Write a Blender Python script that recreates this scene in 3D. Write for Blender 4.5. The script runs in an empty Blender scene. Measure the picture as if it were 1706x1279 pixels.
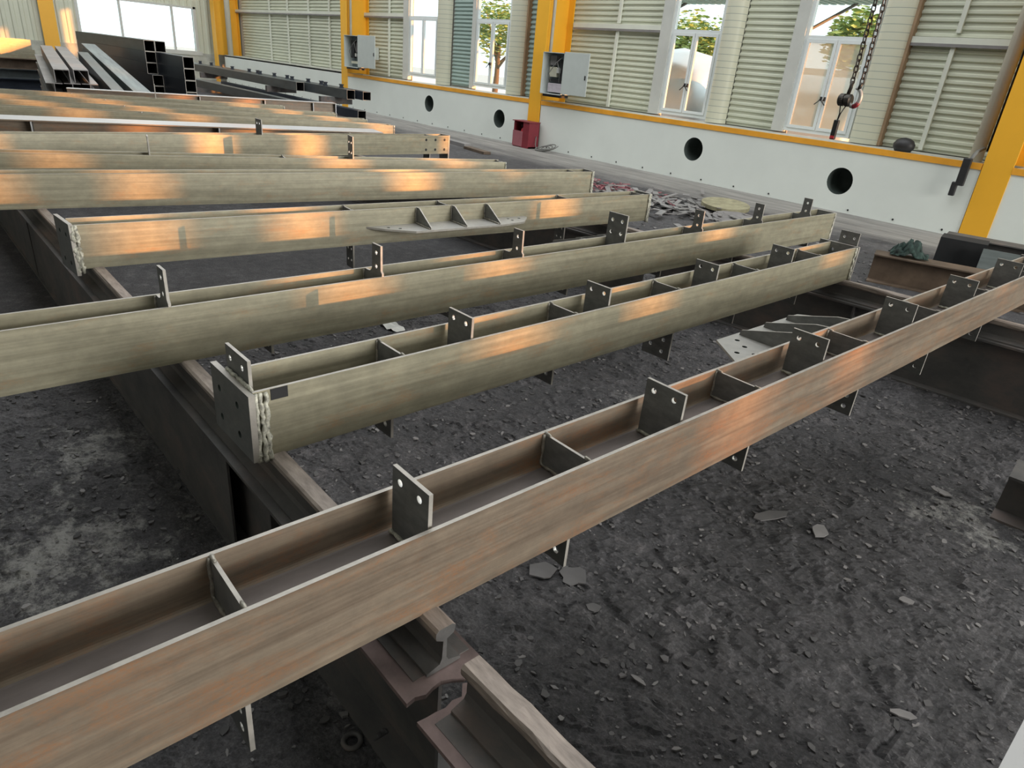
import bpy, bmesh, math, random
from mathutils import Vector, Matrix, noise
random.seed(7)
PI = math.pi
C = bpy.context.scene.collection
sc = bpy.context.scene

# ------------------------------------------------------------------ materials
def newmat(name):
    m = bpy.data.materials.new(name); m.use_nodes = True
    nt = m.node_tree; b = nt.nodes['Principled BSDF']
    return m, nt, b

def ramp(nt, fac, stops):
    r = nt.nodes.new('ShaderNodeValToRGB')
    e = r.color_ramp.elements
    while len(e) > 2: e.remove(e[-1])
    e[0].position, e[0].color = stops[0][0], (*stops[0][1], 1)
    e[1].position, e[1].color = stops[-1][0], (*stops[-1][1], 1)
    for p, c in stops[1:-1]:
        x = e.new(p); x.color = (*c, 1)
    nt.links.new(fac, r.inputs['Fac'])
    return r.outputs['Color']

def noise_tex(nt, scale=(1, 1, 1), ns=5.0, detail=6, rough=.6, coord='Object', dist=0):
    tc = nt.nodes.new('ShaderNodeTexCoord'); mp = nt.nodes.new('ShaderNodeMapping')
    mp.inputs['Scale'].default_value = scale
    nt.links.new(tc.outputs[coord], mp.inputs['Vector'])
    n = nt.nodes.new('ShaderNodeTexNoise'); n.inputs['Scale'].default_value = ns
    n.inputs['Detail'].default_value = detail; n.inputs['Roughness'].default_value = rough
    n.inputs['Distortion'].default_value = dist
    nt.links.new(mp.outputs['Vector'], n.inputs['Vector'])
    return n.outputs['Fac'], mp

def mixc(nt, fac, a, b, mode='MIX'):
    m = nt.nodes.new('ShaderNodeMix'); m.data_type = 'RGBA'; m.blend_type = mode
    if isinstance(fac, (int, float)): m.inputs[0].default_value = fac
    else: nt.links.new(fac, m.inputs[0])
    for i, v in ((6, a), (7, b)):
        if isinstance(v, tuple): m.inputs[i].default_value = (*v, 1)
        else: nt.links.new(v, m.inputs[i])
    return m.outputs[2]

def bump(nt, b, h, strength=.3, dist=.01):
    bp = nt.nodes.new('ShaderNodeBump'); bp.inputs['Strength'].default_value = strength
    bp.inputs['Distance'].default_value = dist
    nt.links.new(h, bp.inputs['Height']); nt.links.new(bp.outputs['Normal'], b.inputs['Normal'])

def simple(name, col, rough=.6, metal=0.0, var=.12, ns=6.0, scale=(1, 1, 1), bmp=0.0):
    m, nt, b = newmat(name)
    f, _ = noise_tex(nt, scale, ns)
    lo = tuple(max(0, c * (1 - var)) for c in col); hi = tuple(min(1, c * (1 + var)) for c in col)
    nt.links.new(ramp(nt, f, [(.3, lo), (.7, hi)]), b.inputs['Base Color'])
    b.inputs['Roughness'].default_value = rough; b.inputs['Metallic'].default_value = metal
    if bmp: bump(nt, b, f, bmp, .004)
    return m

def beam_mat(name, c_lo, c_hi, rust, rustcov, rough=.42, metal=.2):
    """mill-scaled steel: streaks along the length, blotches of thin rust"""
    m, nt, b = newmat(name)
    f, _ = noise_tex(nt, (7, .45, 22), 2.2, 8, .62)
    base = ramp(nt, f, [(.28, c_lo), (.72, c_hi)])
    mo, _ = noise_tex(nt, (1, .6, 1), 16, 10, .72)
    base = mixc(nt, 1.0, base, ramp(nt, mo, [(.3, (.80, .80, .80)), (.7, (1.2, 1.18, 1.15))]), 'MULTIPLY')
    g, _ = noise_tex(nt, (6, 2.4, 8), 1.4, 10, .74, dist=.3)
    mask = ramp(nt, g, [(rustcov, (0, 0, 0)), (rustcov + .16, (1, 1, 1))])
    h, _ = noise_tex(nt, (30, 18, 30), 5, 4, .7)
    hm = ramp(nt, h, [(.36, (.1, .1, .1)), (.66, (.85, .85, .85))])
    mm = mixc(nt, 1.0, mask, hm, 'MULTIPLY')
    nt.links.new(mixc(nt, mm, base, rust), b.inputs['Base Color'])
    nt.links.new(ramp(nt, f, [(.2, (rough - .08,) * 3), (.8, (rough + .1,) * 3)]), b.inputs['Roughness'])
    b.inputs['Metallic'].default_value = metal
    bump(nt, b, h, .08, .002)
    return m

M = {}
M['olive'] = beam_mat('olive_mill_steel', (.235, .220, .160), (.40, .375, .280), (.42, .23, .11), .54)
M['brown'] = beam_mat('brown_mill_steel', (.165, .125, .095), (.31, .255, .195), (.36, .17, .08), .48)
M['edge'] = simple('cut_edge_steel', (.43, .405, .37), .5, .3, .15, 30)
M['plate'] = beam_mat('dark_plate_steel', (.14, .145, .148), (.225, .232, .23), (.2, .13, .09), .7, .5, .2)
M['plate_light'] = simple('grey_plate_steel', (.42, .41, .39), .45, .3, .12, 14)
M['bright'] = simple('bare_bright_steel', (.8, .8, .78), .35, .4, .1, 60)
M['weld'] = simple('weld_bead_metal', (.36, .34, .30), .5, .4, .45, 60, bmp=.6)
M['weldwhite'] = simple('weld_spatter_metal', (.50, .49, .42), .6, .1, .75, 55, bmp=1.0)
M['web'] = simple('web_mill_steel', (.28, .25, .245), .33, .35, .22, 4, (3, 1, 1))
M['rail'] = simple('worn_rail_steel', (.33, .28, .25), .6, .2, .3, 14, (1, 4, 4), .5)
def support_mat():
    m, nt, b = newmat('dusty_support_steel')
    f, _ = noise_tex(nt, (1, 1.5, 1.5), 3.5, 9, .68)
    nt.links.new(ramp(nt, f, [(.3, (.070, .070, .072)), (.5, (.115, .110, .108)), (.66, (.17, .135, .125)), (.8, (.22, .165, .15))]), b.inputs['Base Color'])
    b.inputs['Roughness'].default_value = .62; b.inputs['Metallic'].default_value = .1
    g, _ = noise_tex(nt, (1, 1, 1), 40, 6, .7); bump(nt, b, g, .4, .004)
    return m
M['support'] = support_mat()
M['support_brown'] = simple('brown_support_steel', (.12, .085, .06), .7, .1, .35, 5, bmp=.4)
M['tube'] = simple('slate_grey_tube_steel', (.10, .115, .12), .4, .35, .2, 2, (1, 3, 3))
M['tube_dark'] = simple('blue_black_tube_steel', (.045, .055, .075), .35, .4, .2, 2)
M['tube_dusty'] = simple('scuffed_tube_steel', (.19, .22, .22), .5, .2, .35, 3, (.5, 4, 4))
M['channel'] = simple('grey_channel_steel', (.26, .25, .25), .5, .3, .2, 3)
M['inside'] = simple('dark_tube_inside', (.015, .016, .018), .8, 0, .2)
M['lit_pale_top'] = simple('lit_pale_flange_steel', (.55, .55, .56), .4, .2, .08, 2)  # pale steel with the light on upward flanges painted into the colour
M['yellow'] = simple('yellow_column_paint', (.86, .44, .03), .45, 0, .05, 1.5)
M['orange'] = simple('orange_trim_paint', (.80, .36, .03), .5, 0, .12, 3)
M['white_panel'] = simple('white_panel_paint', (.74, .78, .74), .5, 0, .035, 1.2)
M['cladding'] = simple('pale_green_cladding', (.58, .60, .49), .5, 0, .06, 1.0)
M['cladding_teal'] = simple('pale_teal_cladding', (.36, .46, .43), .5, 0, .08, 1.0)
M['flash'] = simple('flashing_metal', (.56, .57, .54), .5, .1, .08, 2)
M['stud'] = simple('pale_stud_paint', (.66, .68, .60), .5, 0, .08, 2)
M['frame'] = simple('white_window_frame', (.72, .76, .76), .4, 0, .05, 2)
M['pvc'] = simple('cream_pvc_pipe', (.72, .68, .58), .4, 0, .06, 2)
M['black'] = simple('black_plastic', (.02, .02, .022), .5, 0, .3)
M['chain'] = simple('oiled_chain_steel', (.06, .055, .05), .45, .6, .3, 30)
M['red'] = simple('dull_red_paint', (.19, .018, .03), .5, 0, .12)
M['redb'] = simple('bright_red_paint', (.62, .03, .05), .35, 0, .05)
M['pink'] = simple('faded_red_door', (.30, .10, .12), .55, 0, .1)
M['cab'] = simple('grey_cabinet_paint', (.50, .54, .52), .45, 0, .04)
M['cabin'] = simple('cabinet_inside', (.22, .27, .29), .6, 0, .2)
M['cream'] = simple('cream_component', (.62, .6, .48), .5, 0, .1)
M['lilac'] = simple('clear_cover_plastic', (.55, .5, .55), .25, 0, .1, 20)
M['dark'] = simple('dark_recess', (.05, .065, .06), .7, 0, .2)
M['cable'] = simple('grey_cable', (.17, .17, .16), .6, 0, .1)
M['rag'] = simple('dark_green_rag', (.022, .042, .036), .9, 0, .8, 14)
M['paper'] = simple('white_paper', (.75, .75, .72), .8, 0, .1)
M['flake'] = simple('slag_flake', (.115, .11, .112), .7, 0, .45, 2.2, bmp=.3)
M['roof'] = simple('roof_sheet', (.45, .47, .45), .7, 0, .05)
M['plainwall'] = simple('plain_wall_paint', (.42, .42, .38), .7, 0, .05)
M['ledge'] = simple('dusty_ledge_concrete', (.44, .45, .40), .8, 0, .2, 4)
M['brownedge'] = simple('stained_brown_trim', (.30, .20, .12), .6, 0, .25, 3)
M['wood'] = simple('timber_block', (.30, .2, .12), .8, 0, .2, 5)
M['disc'] = simple('rusted_disc', (.30, .28, .18), .7, .1, .3, 12)
M['trunk'] = simple('tree_bark', (.16, .12, .08), .9)
M['leaf'] = simple('tree_leaves', (.28, .40, .12), .7, 0, .4, 8)
M['outwall'] = simple('outdoor_pale_wall', (.62, .60, .52), .8)
M['tank'] = simple('outdoor_silver_tank', (.6, .62, .62), .3, .7, .1, 1.5)
M['awning'] = simple('teal_awning_sheet', (.30, .48, .46), .5, 0, .1, 3)
M['outground'] = simple('outdoor_ground', (.5, .5, .47), .9, 0, .1, 1)

def pil_mat():
    m, nt, b = newmat('cream_pilaster_sheet')
    tc = nt.nodes.new('ShaderNodeTexCoord'); sp = nt.nodes.new('ShaderNodeSeparateXYZ')
    nt.links.new(tc.outputs['Object'], sp.inputs[0])
    w = nt.nodes.new('ShaderNodeMath'); w.operation = 'PINGPONG'; w.inputs[1].default_value = .052
    nt.links.new(sp.outputs['Z'], w.inputs[0])
    f = nt.nodes.new('ShaderNodeMath'); f.operation = 'LESS_THAN'; f.inputs[1].default_value = .004
    nt.links.new(w.outputs[0], f.inputs[0])
    nt.links.new(mixc(nt, f.outputs[0], (.60, .60, .48), (.30, .34, .30)), b.inputs['Base Color'])
    b.inputs['Roughness'].default_value = .5
    return m
M['pilaster'] = pil_mat()

def glass(name, tint, frost=0.0, fcol=(.7, .7, .62)):
    m = bpy.data.materials.new(name); m.use_nodes = True; nt = m.node_tree
    nt.nodes.clear()
    out = nt.nodes.new('ShaderNodeOutputMaterial')
    tr = nt.nodes.new('ShaderNodeBsdfTransparent'); tr.inputs[0].default_value = (*tint, 1)
    gl = nt.nodes.new('ShaderNodeBsdfGlossy'); gl.inputs['Roughness'].default_value = .05
    lw = nt.nodes.new('ShaderNodeLayerWeight'); pw = nt.nodes.new('ShaderNodeMath'); pw.operation = 'POWER'; pw.inputs[1].default_value = 4; nt.links.new(lw.outputs['Facing'], pw.inputs[0])
    fr = nt.nodes.new('ShaderNodeMath'); fr.operation = 'MULTIPLY_ADD'; fr.inputs[1].default_value = .45; fr.inputs[2].default_value = .04; nt.links.new(pw.outputs[0], fr.inputs[0])
    mx = nt.nodes.new('ShaderNodeMixShader')
    nt.links.new(fr.outputs[0], mx.inputs[0]); nt.links.new(tr.outputs[0], mx.inputs[1]); nt.links.new(gl.outputs[0], mx.inputs[2])
    last = mx.outputs[0]
    if frost:
        tl = nt.nodes.new('ShaderNodeBsdfTranslucent'); tl.inputs[0].default_value = (*fcol, 1)
        df = nt.nodes.new('ShaderNodeBsdfDiffuse'); df.inputs[0].default_value = (*fcol, 1)
        m2 = nt.nodes.new('ShaderNodeMixShader'); m2.inputs[0].default_value = .5
        nt.links.new(tl.outputs[0], m2.inputs[1]); nt.links.new(df.outputs[0], m2.inputs[2])
        m3 = nt.nodes.new('ShaderNodeMixShader'); m3.inputs[0].default_value = frost
        nt.links.new(last, m3.inputs[1]); nt.links.new(m2.outputs[0], m3.inputs[2]); last = m3.outputs[0]
    nt.links.new(last, out.inputs[0])
    return m
M['glass'] = glass('window_glass', (.95, .98, .97))
M['glass_frost'] = glass('hazy_window_glass', (.9, .93, .9), .45, (.62, .61, .53))

def floor_mat():
    m, nt, b = newmat('slag_covered_floor')
    tc = nt.nodes.new('ShaderNodeTexCoord')
    L = nt.links.new
    def math_(op, a, b_=None, c=None):
        n = nt.nodes.new('ShaderNodeMath'); n.operation = op
        for i, v in enumerate((a, b_, c)):
            if v is None: continue
            if isinstance(v, (int, float)): n.inputs[i].default_value = v
            else: L(v, n.inputs[i])
        return n.outputs[0]
    f1, _ = noise_tex(nt, (1, 1, 1), .7, 8, .6)
    f2, _ = noise_tex(nt, (1, 1, 1), 11, 12, .74)
    f3, _ = noise_tex(nt, (1, 1, 1), 95, 6, .75)
    # broken crust: warped cells with dark cracks and stepped heights
    wn = nt.nodes.new('ShaderNodeTexNoise'); wn.inputs['Scale'].default_value = 9; wn.inputs['Detail'].default_value = 5
    L(tc.outputs['Object'], wn.inputs['Vector'])
    wa = nt.nodes.new('ShaderNodeVectorMath'); wa.operation = 'MULTIPLY_ADD'; wa.inputs[1].default_value = (.13, .13, .13)
    L(wn.outputs['Color'], wa.inputs[0]); L(tc.outputs['Object'], wa.inputs[2])
    v1 = nt.nodes.new('ShaderNodeTexVoronoi'); v1.inputs['Scale'].default_value = 15; v1.inputs['Randomness'].default_value = 1
    L(wa.outputs[0], v1.inputs['Vector'])
    v2 = nt.nodes.new('ShaderNodeTexVoronoi'); v2.inputs['Scale'].default_value = 48
    L(wa.outputs[0], v2.inputs['Vector'])
    bw = nt.nodes.new('ShaderNodeSeparateColor'); L(v1.outputs['Color'], bw.inputs[0])
    bw2 = nt.nodes.new('ShaderNodeSeparateColor'); L(v2.outputs['Color'], bw2.inputs[0])
    # only some cells are raised flakes
    big = math_('GREATER_THAN', bw.outputs[0], .72)
    small = math_('GREATER_THAN', bw2.outputs[0], .70)
    crust = math_('ADD', math_('MULTIPLY', big, math_('MULTIPLY', bw.outputs[1], .55)), math_('MULTIPLY', small, math_('MULTIPLY', bw2.outputs[1], .35)))
    base = ramp(nt, f1, [(.3, (.048, .047, .052)), (.5, (.072, .070, .076)), (.7, (.115, .111, .118))])
    fine = ramp(nt, f2, [(.30, (.5, .5, .5)), (.5, (.95, .95, .95)), (.72, (1.6, 1.55, 1.5))])
    col = mixc(nt, 1.0, base, fine, 'MULTIPLY')
    grit = ramp(nt, f3, [(.38, (.45, .45, .45)), (.58, (1.15, 1.15, 1.15)), (.72, (2.3, 2.3, 2.3))])
    col = mixc(nt, .8, col, grit, 'MULTIPLY')
    tone = ramp(nt, math_('MULTIPLY', crust, 1.3), [(0, (.92, .92, .92)), (.5, (1.25, 1.24, 1.24)), (1, (1.8, 1.75, 1.72))])
    col = mixc(nt, .7, col, tone, 'MULTIPLY')
    sp = nt.nodes.new('ShaderNodeSeparateXYZ'); L(tc.outputs['Object'], sp.inputs[0])
    def spot(cx, cy, r):
        vs = nt.nodes.new('ShaderNodeVectorMath'); vs.operation = 'DISTANCE'
        vs.inputs[1].default_value = (cx, cy, 0)
        L(tc.outputs['Object'], vs.inputs[0])
        mr = nt.nodes.new('ShaderNodeMapRange'); mr.inputs[1].default_value = r; mr.inputs[2].default_value = 0
        mr.inputs[3].default_value = 0; mr.inputs[4].default_value = 1
        L(vs.outputs['Value'], mr.inputs[0]); return mr.outputs[0]
    s = None
    for a in ((-2.25, .12, .8), (-2.9, .35, .5), (-.42, 3.15, .55), (-1.9, 2.75, .3), (-3.9, 2.3, .4), (-2.6, -.3, .7)):
        v = spot(*a); s = v if s is None else math_('MAXIMUM', s, v)
    f4, _ = noise_tex(nt, (1, 1, 1), 8, 14, .82)
    dust = ramp(nt, math_('MULTIPLY_ADD', s, .25, f4), [(.66, (0, 0, 0)), (.78, (.85, .85, .85))])
    col = mixc(nt, dust, col, (.34, .335, .32))
    # swept concrete lane along the wall (different ground, its own edge)
    f5, _ = noise_tex(nt, (.35, 1, 1), 1.6, 8, .65)
    lane = nt.nodes.new('ShaderNodeMapRange'); lane.inputs[1].default_value = 9.9; lane.inputs[2].default_value = 11.0
    L(math_('MULTIPLY_ADD', f5, 2.2, sp.outputs['Y']), lane.inputs[0])
    f6, _ = noise_tex(nt, (.25, 1.6, 1), 3.5, 10, .7)
    lc = ramp(nt, f6, [(.3, (.14, .135, .13)), (.55, (.27, .26, .245)), (.75, (.40, .385, .36))])
    col = mixc(nt, lane.outputs[0], col, lc)
    L(col, b.inputs['Base Color'])
    b.inputs['Roughness'].default_value = .75
    h = math_('ADD', math_('MULTIPLY', f3, .22), math_('MULTIPLY', f2, .8))
    h = math_('ADD', h, crust)
    h = math_('MULTIPLY', h, math_('SUBTRACT', 1.0, math_('MULTIPLY', lane.outputs[0], .85)))
    bump(nt, b, h, .9, .022)
    return m
M['floor'] = floor_mat()

# ------------------------------------------------------------------ mesh helpers
class MB:
    def __init__(s): s.v = []; s.f = []; s.mi = []
    def add(s, vs, fs, mi=0, mat=None):
        n = len(s.v)
        for p in vs:
            p = Vector(p); s.v.append(mat @ p if mat else p)
        for f in fs: s.f.append([n + i for i in f]); s.mi.append(mi)
    def box(s, x0, x1, y0, y1, z0, z1, mi=0, mat=None):
        s.add([(x0, y0, z0), (x1, y0, z0), (x1, y1, z0), (x0, y1, z0), (x0, y0, z1), (x1, y0, z1), (x1, y1, z1), (x0, y1, z1)],
              [(0, 3, 2, 1), (4, 5, 6, 7), (0, 1, 5, 4), (1, 2, 6, 5), (2, 3, 7, 6), (3, 0, 4, 7)], mi, mat)
    def prism(s, poly, a, b, axis='y', mi=0, mat=None, capmi=None):
        """poly: counter-clockwise list of 2D points; axis of extrusion; a<b"""
        n = len(poly)
        def P(p, t):
            return {'y': (p[0], t, p[1]), 'x': (t, p[0], p[1]), 'z': (p[0], p[1], t)}[axis]
        vs = [P(p, a) for p in poly] + [P(p, b) for p in poly]
        s.add(vs, [(i, (i + 1) % n, n + (i + 1) % n, n + i) for i in range(n)], mi, mat)
        s.add(vs, [tuple(range(n))[::-1], tuple(range(n, 2 * n))], mi if capmi is None else capmi, mat)
    def tube(s, pts, r, n=8, mi=0, closed=False, mat=None):
        pts = [Vector(p) for p in pts]; k = len(pts); vs = []; up = None
        rr = r if isinstance(r, (list, tuple)) else [r] * k
        for i, p in enumerate(pts):
            if closed: t = pts[(i + 1) % k] - pts[i - 1]
            else: t = pts[min(i + 1, k - 1)] - pts[max(i - 1, 0)]
            t.normalize()
            if up is None:
                up = Vector((0, 0, 1)) if abs(t.z) < .9 else Vector((1, 0, 0))
            u = t.cross(up)
            if u.length < 1e-6: u = t.cross(Vector((0, 1, 0)))
            u.normalize(); w = u.cross(t).normalized(); up = w
            for j in range(n):
                a = 2 * PI * j / n
                vs.append(p + (u * math.cos(a) + w * math.sin(a)) * rr[i])
        fs = []
        for i in range(k if closed else k - 1):
            for j in range(n):
                i2 = (i + 1) % k
                fs.append((i * n + j, i * n + (j + 1) % n, i2 * n + (j + 1) % n, i2 * n + j))
        if not closed:
            fs.append(tuple(range(n))[::-1]); fs.append(tuple((k - 1) * n + j for j in range(n)))
        s.add(vs, fs, mi, mat)
    def lathe(s, prof, n=20, mi=0, mat=None):
        vs = []; k = len(prof)
        for r, z in prof:
            for j in range(n):
                a = 2 * PI * j / n; vs.append((r * math.cos(a), r * math.sin(a), z))
        fs = [(i * n + j, i * n + (j + 1) % n, (i + 1) * n + (j + 1) % n, (i + 1) * n + j) for i in range(k - 1) for j in range(n)]
        s.add(vs, fs, mi, mat)
    def build(s, name, mats, parent=None, smooth=False, bevel=0):
        me = bpy.data.meshes.new(name)
        me.from_pydata([tuple(v) for v in s.v], [], s.f)
        mats = mats if isinstance(mats, (list, tuple)) else [mats]
        for m in mats: me.materials.append(m)
        for p, i in zip(me.polygons, s.mi):
            p.material_index = min(i, len(mats) - 1); p.use_smooth = smooth
        bm = bmesh.new(); bm.from_mesh(me); bmesh.ops.recalc_face_normals(bm, faces=bm.faces); bm.to_mesh(me); bm.free()
        me.update()
        o = bpy.data.objects.new(name, me); C.objects.link(o)
        if parent: o.parent = parent
        if bevel:
            md = o.modifiers.new('b', 'BEVEL'); md.width = bevel; md.segments = 2; md.limit_method = 'ANGLE'
        return o

def tag(o, label, cat, group=None, kind=None):
    o['label'] = label; o['category'] = cat
    if group: o['group'] = group
    if kind: o['kind'] = kind
    return o
def empty(name, loc=(0, 0, 0), rz=0, parent=None):
    o = bpy.data.objects.new(name, None); C.objects.link(o); o.location = loc; o.rotation_euler.z = rz
    o.empty_display_size = .1
    if parent: o.parent = parent
    return o
def struct(o, label=None):
    o['kind'] = 'structure'
    if label: o['label'] = label
    return o
def circ(cx, cy, r, n=14):
    return [(cx + r * math.cos(2 * PI * i / n), cy + r * math.sin(2 * PI * i / n)) for i in range(n)]

def plate(name, outer, holes, t, plane, at, mats, parent=None):
    """flat steel plate with real holes. plane 'xz': thickness along y from at..at+t;
    'xy': along z; 'yz': along x. material 0 faces, 1 outer edge, 2 hole walls"""
    bm = bmesh.new()
    def P(p, h):
        return {'xz': (p[0], h, p[1]), 'xy': (p[0], p[1], h), 'yz': (h, p[0], p[1])}[plane]
    loops = []; edges = []
    for lp in [outer] + holes:
        vs = [bm.verts.new(P(p, at)) for p in lp]
        loops.append(vs)
        edges += [bm.edges.new((vs[i], vs[(i + 1) % len(vs)])) for i in range(len(vs))]
    bmesh.ops.triangle_fill(bm, use_beauty=True, use_dissolve=False, edges=edges)
    tris = [[v for v in f.verts] for f in bm.faces]
    d = Vector(P((0, 0), t)) - Vector(P((0, 0), 0))
    top = {}
    for lp in loops:
        for v in lp: top[v] = bm.verts.new(v.co + d)
    for f in tris: bm.faces.new([top[v] for v in reversed(f)])
    for k, lp in enumerate(loops):
        for i in range(len(lp)):
            a, b = lp[i], lp[(i + 1) % len(lp)]
            fc = bm.faces.new([a, b, top[b], top[a]]); fc.material_index = 1 if k == 0 else 2
    bmesh.ops.recalc_face_normals(bm, faces=bm.faces)
    me = bpy.data.meshes.new(name); bm.to_mesh(me); bm.free()
    for m in mats: me.materials.append(m)
    o = bpy.data.objects.new(name, me); C.objects.link(o)
    if parent: o.parent = parent
    return o
PM = [M['plate'], M['edge'], M['bright']]
PML = [M['plate_light'], M['edge'], M['dark']]

# ------------------------------------------------------------------ H beams lying with their flanges upright
def hpoly_lying(D, H, tf=.010, tw=.008, r=.012, zc=None):
    """section in (x,z): front flange face at x=0, back flange face at x=-D, bottom z=0, top z=H"""
    zc = H / 2 if zc is None else zc
    def fil(cx, cz, a0, a1):
        return [(cx + r * math.cos(math.radians(a0 + (a1 - a0) * i / 4)), cz + r * math.sin(math.radians(a0 + (a1 - a0) * i / 4))) for i in range(5)]
    a, b = zc - tw / 2, zc + tw / 2
    p = [(0, 0), (0, H), (-tf, H)]
    p += fil(-tf - r, b + r, 0, -90)
    p += fil(-D + tf + r, b + r, 270, 180)
    p += [(-D + tf, H), (-D, H), (-D, 0), (-D + tf, 0)]
    p += fil(-D + tf + r, a - r, 180, 90)
    p += fil(-tf - r, a - r, 90, 0)
    p += [(-tf, 0)]
    return p

def hpoly_up(W, H, tf=.012, tw=.009, yc=0):
    """upright H section in (u,z), flanges horizontal"""
    w = W / 2; t = tw / 2
    return [(yc + x, z) for x, z in [(-w, 0), (w, 0), (w, tf), (t, tf), (t, H - tf), (w, H - tf), (w, H), (-w, H), (-w, H - tf), (-t, H - tf), (-t, tf), (-w, tf)]]

FH = .215
WEB = .111
def lying_beam(name, label, p0, p1, D=.19, H=FH, mat='olive', group=None, z=.515):
    """p0,p1: front-face top line end points (x,y)"""
    a = Vector((p0[0], p0[1], z)); d = Vector((p1[0] - p0[0], p1[1] - p0[1], 0))
    L = d.length; rz = math.atan2(-d.x, d.y)
    root = empty(name, a, rz); tag(root, label, 'steel beam', group)
    mb = MB(); mb.prism(hpoly_lying(D, H), 0, L, 'y', 0, capmi=1)
    # cut edges (top and bottom rims of the flanges) show bare rolled steel
    o = mb.build('beam_section', [M[mat], M['edge'], M['web']], root)
    for p in o.data.polygons:
        if abs(p.normal.z) > .9 and p.area > .003:
            zz = p.center.z
            if zz > H - .002 or zz < .002: p.material_index = 1
            else: p.material_index = 2
    root['L'] = L
    return root, L

def weld(parent, pts, r=.0045, mat='weld', jit=.0012):
    q = []
    rr = []
    pts = [Vector(p) for p in pts]
    for i in range(len(pts) - 1):
        n = max(2, int((pts[i + 1] - pts[i]).length / .012))
        for k in range(n):
            q.append(pts[i].lerp(pts[i + 1], k / n) + Vector((random.uniform(-jit, jit), random.uniform(-jit, jit), random.uniform(-jit, jit))))
            rr.append(r * random.uniform(.75, 1.35))
    q.append(pts[-1]); rr.append(r * .8)
    m = MB(); m.tube(q, rr, 6)
    return m.build('weld_bead', M[mat], parent, smooth=True)

def stiffener(root, y, D=.19, H=FH, t=.008, wel=True, zt=None):
    zt = H - .004 if zt is None else zt
    s = plate('stiffener', [(-D + .010, WEB + .004), (-.010, WEB + .004), (-.010, zt), (-D + .010, zt)], [], t, 'xz', y - t / 2, PM, root)
    if wel:
        weld(s, [(-D + .012, y - t / 2 - .002, zt), (-D + .012, y - t / 2 - .002, WEB + .008), (-.012, y - t / 2 - .002, WEB + .008)])
        weld(s, [(-.03, y, zt + .002), (-.010, y, zt + .002)], .004)
        weld(s, [(-D + .010, y, zt + .002), (-D + .03, y, zt + .002)], .004)
    return s

def lug(root, y, x0, x1, ztop, holes, t=.010, z0=None, name='connection_plate', rh=.009):
    z0 = WEB + .004 if z0 is None else z0
    o = plate(name, [(x0, z0), (x1, z0), (x1, ztop), (x0, ztop)], [circ(a, b, rh) for a, b in holes], t, 'xz', y - t / 2, PM, root)
    if z0 > 0: weld(o, [(x0, y - t / 2 - .003, WEB + .008), (x1, y - t / 2 - .003, WEB + .008)], .005, 'weldwhite')
    return o

def underlug(root, y, zb, x0, x1, holes, t=.010, rh=.010):
    return plate('lower_connection_plate', [(x0, zb), (x1, zb), (x1, WEB - .004), (x0, WEB - .004)], [circ(a, b, rh) for a, b in holes], t, 'xz', y - t / 2, PM, root)

def end_plate(root, y, x0, x1, z0, z1, holes, t=.018, r=.011):
    return plate('end_plate', [(x0, z0), (x1, z0), (x1, z1), (x0, z1)], [circ(a, b, r) for a, b in holes], t, 'xz', y, [M['plate_light'] if False else M['plate'], M['edge'], M['dark']], root)

# --- beam 1, nearest
b1, L = lying_beam('steel_beam', 'brown steel H-beam nearest the camera, crossing the whole foreground', (-.905, -1.2), (-.872, 5.62), D=.185, mat='brown')
off = 1.2
for y in (-.56, .287, 1.148, 1.952, 2.765, 3.56, 4.28, 5.1):
    stiffener(b1, y + off, .185)
for y in (-.15, .67, 1.536, 2.40, 3.238, 4.056, 4.866):
    lug(b1, y + off, -.155, -.018, .292, [(-.125, .262), (-.052, .262)])
for y, zb in ((-.56, -.11), (.275, -.150), (1.12, -.115), (2.0, -.125), (2.86, -.15), (3.65, -.14), (4.47, -.12)):
    underlug(b1, y + off, zb, -.125, -.02, [(-.055, zb + .035), (-.055, zb + .085)])
end_plate(b1, L, -.2, .012, -.01, FH + .01, [])
weld(b1, [(.002, L - .004, 0), (.002, L - .004, FH)], .006, 'weldwhite')

# bracket on its back flange: plate with three tapering gussets and bolt holes
def bracket_far(root, yc, D, ys, w=.30):
    a = yc[0]; b = yc[1]
    out = [(-D, a), (-D, b), (-D - w * .72, b), (-D - w, b - .08), (-D - w, a + .15), (-D - w * .36, a)]
    hs = [circ(-D - x, a + y, .011) for x, y in ((.10, .06), (.17, .10), (.12, .15), (.19, .19), (.25, .23))]
    hs += [circ(-D - x, b - y, .011) for x, y in ((.08, .08), (.16, .08), (.22, .14))]
    p = plate('bracket_plate', out, hs, .010, 'xy', WEB - .005, PML, root)
    for y in ys:
        plate('gusset', [(-D, WEB + .005), (-D, FH - .005), (-D - .06, FH - .012), (-D - .28, WEB + .028), (-D - .285, WEB + .005)], [], .010, 'xz', y, PM, p)
    return p
bracket_far(b1, (2.30 + off, 3.22 + off), .185, [y + off for y in (2.60, 2.80, 3.0)])

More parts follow.
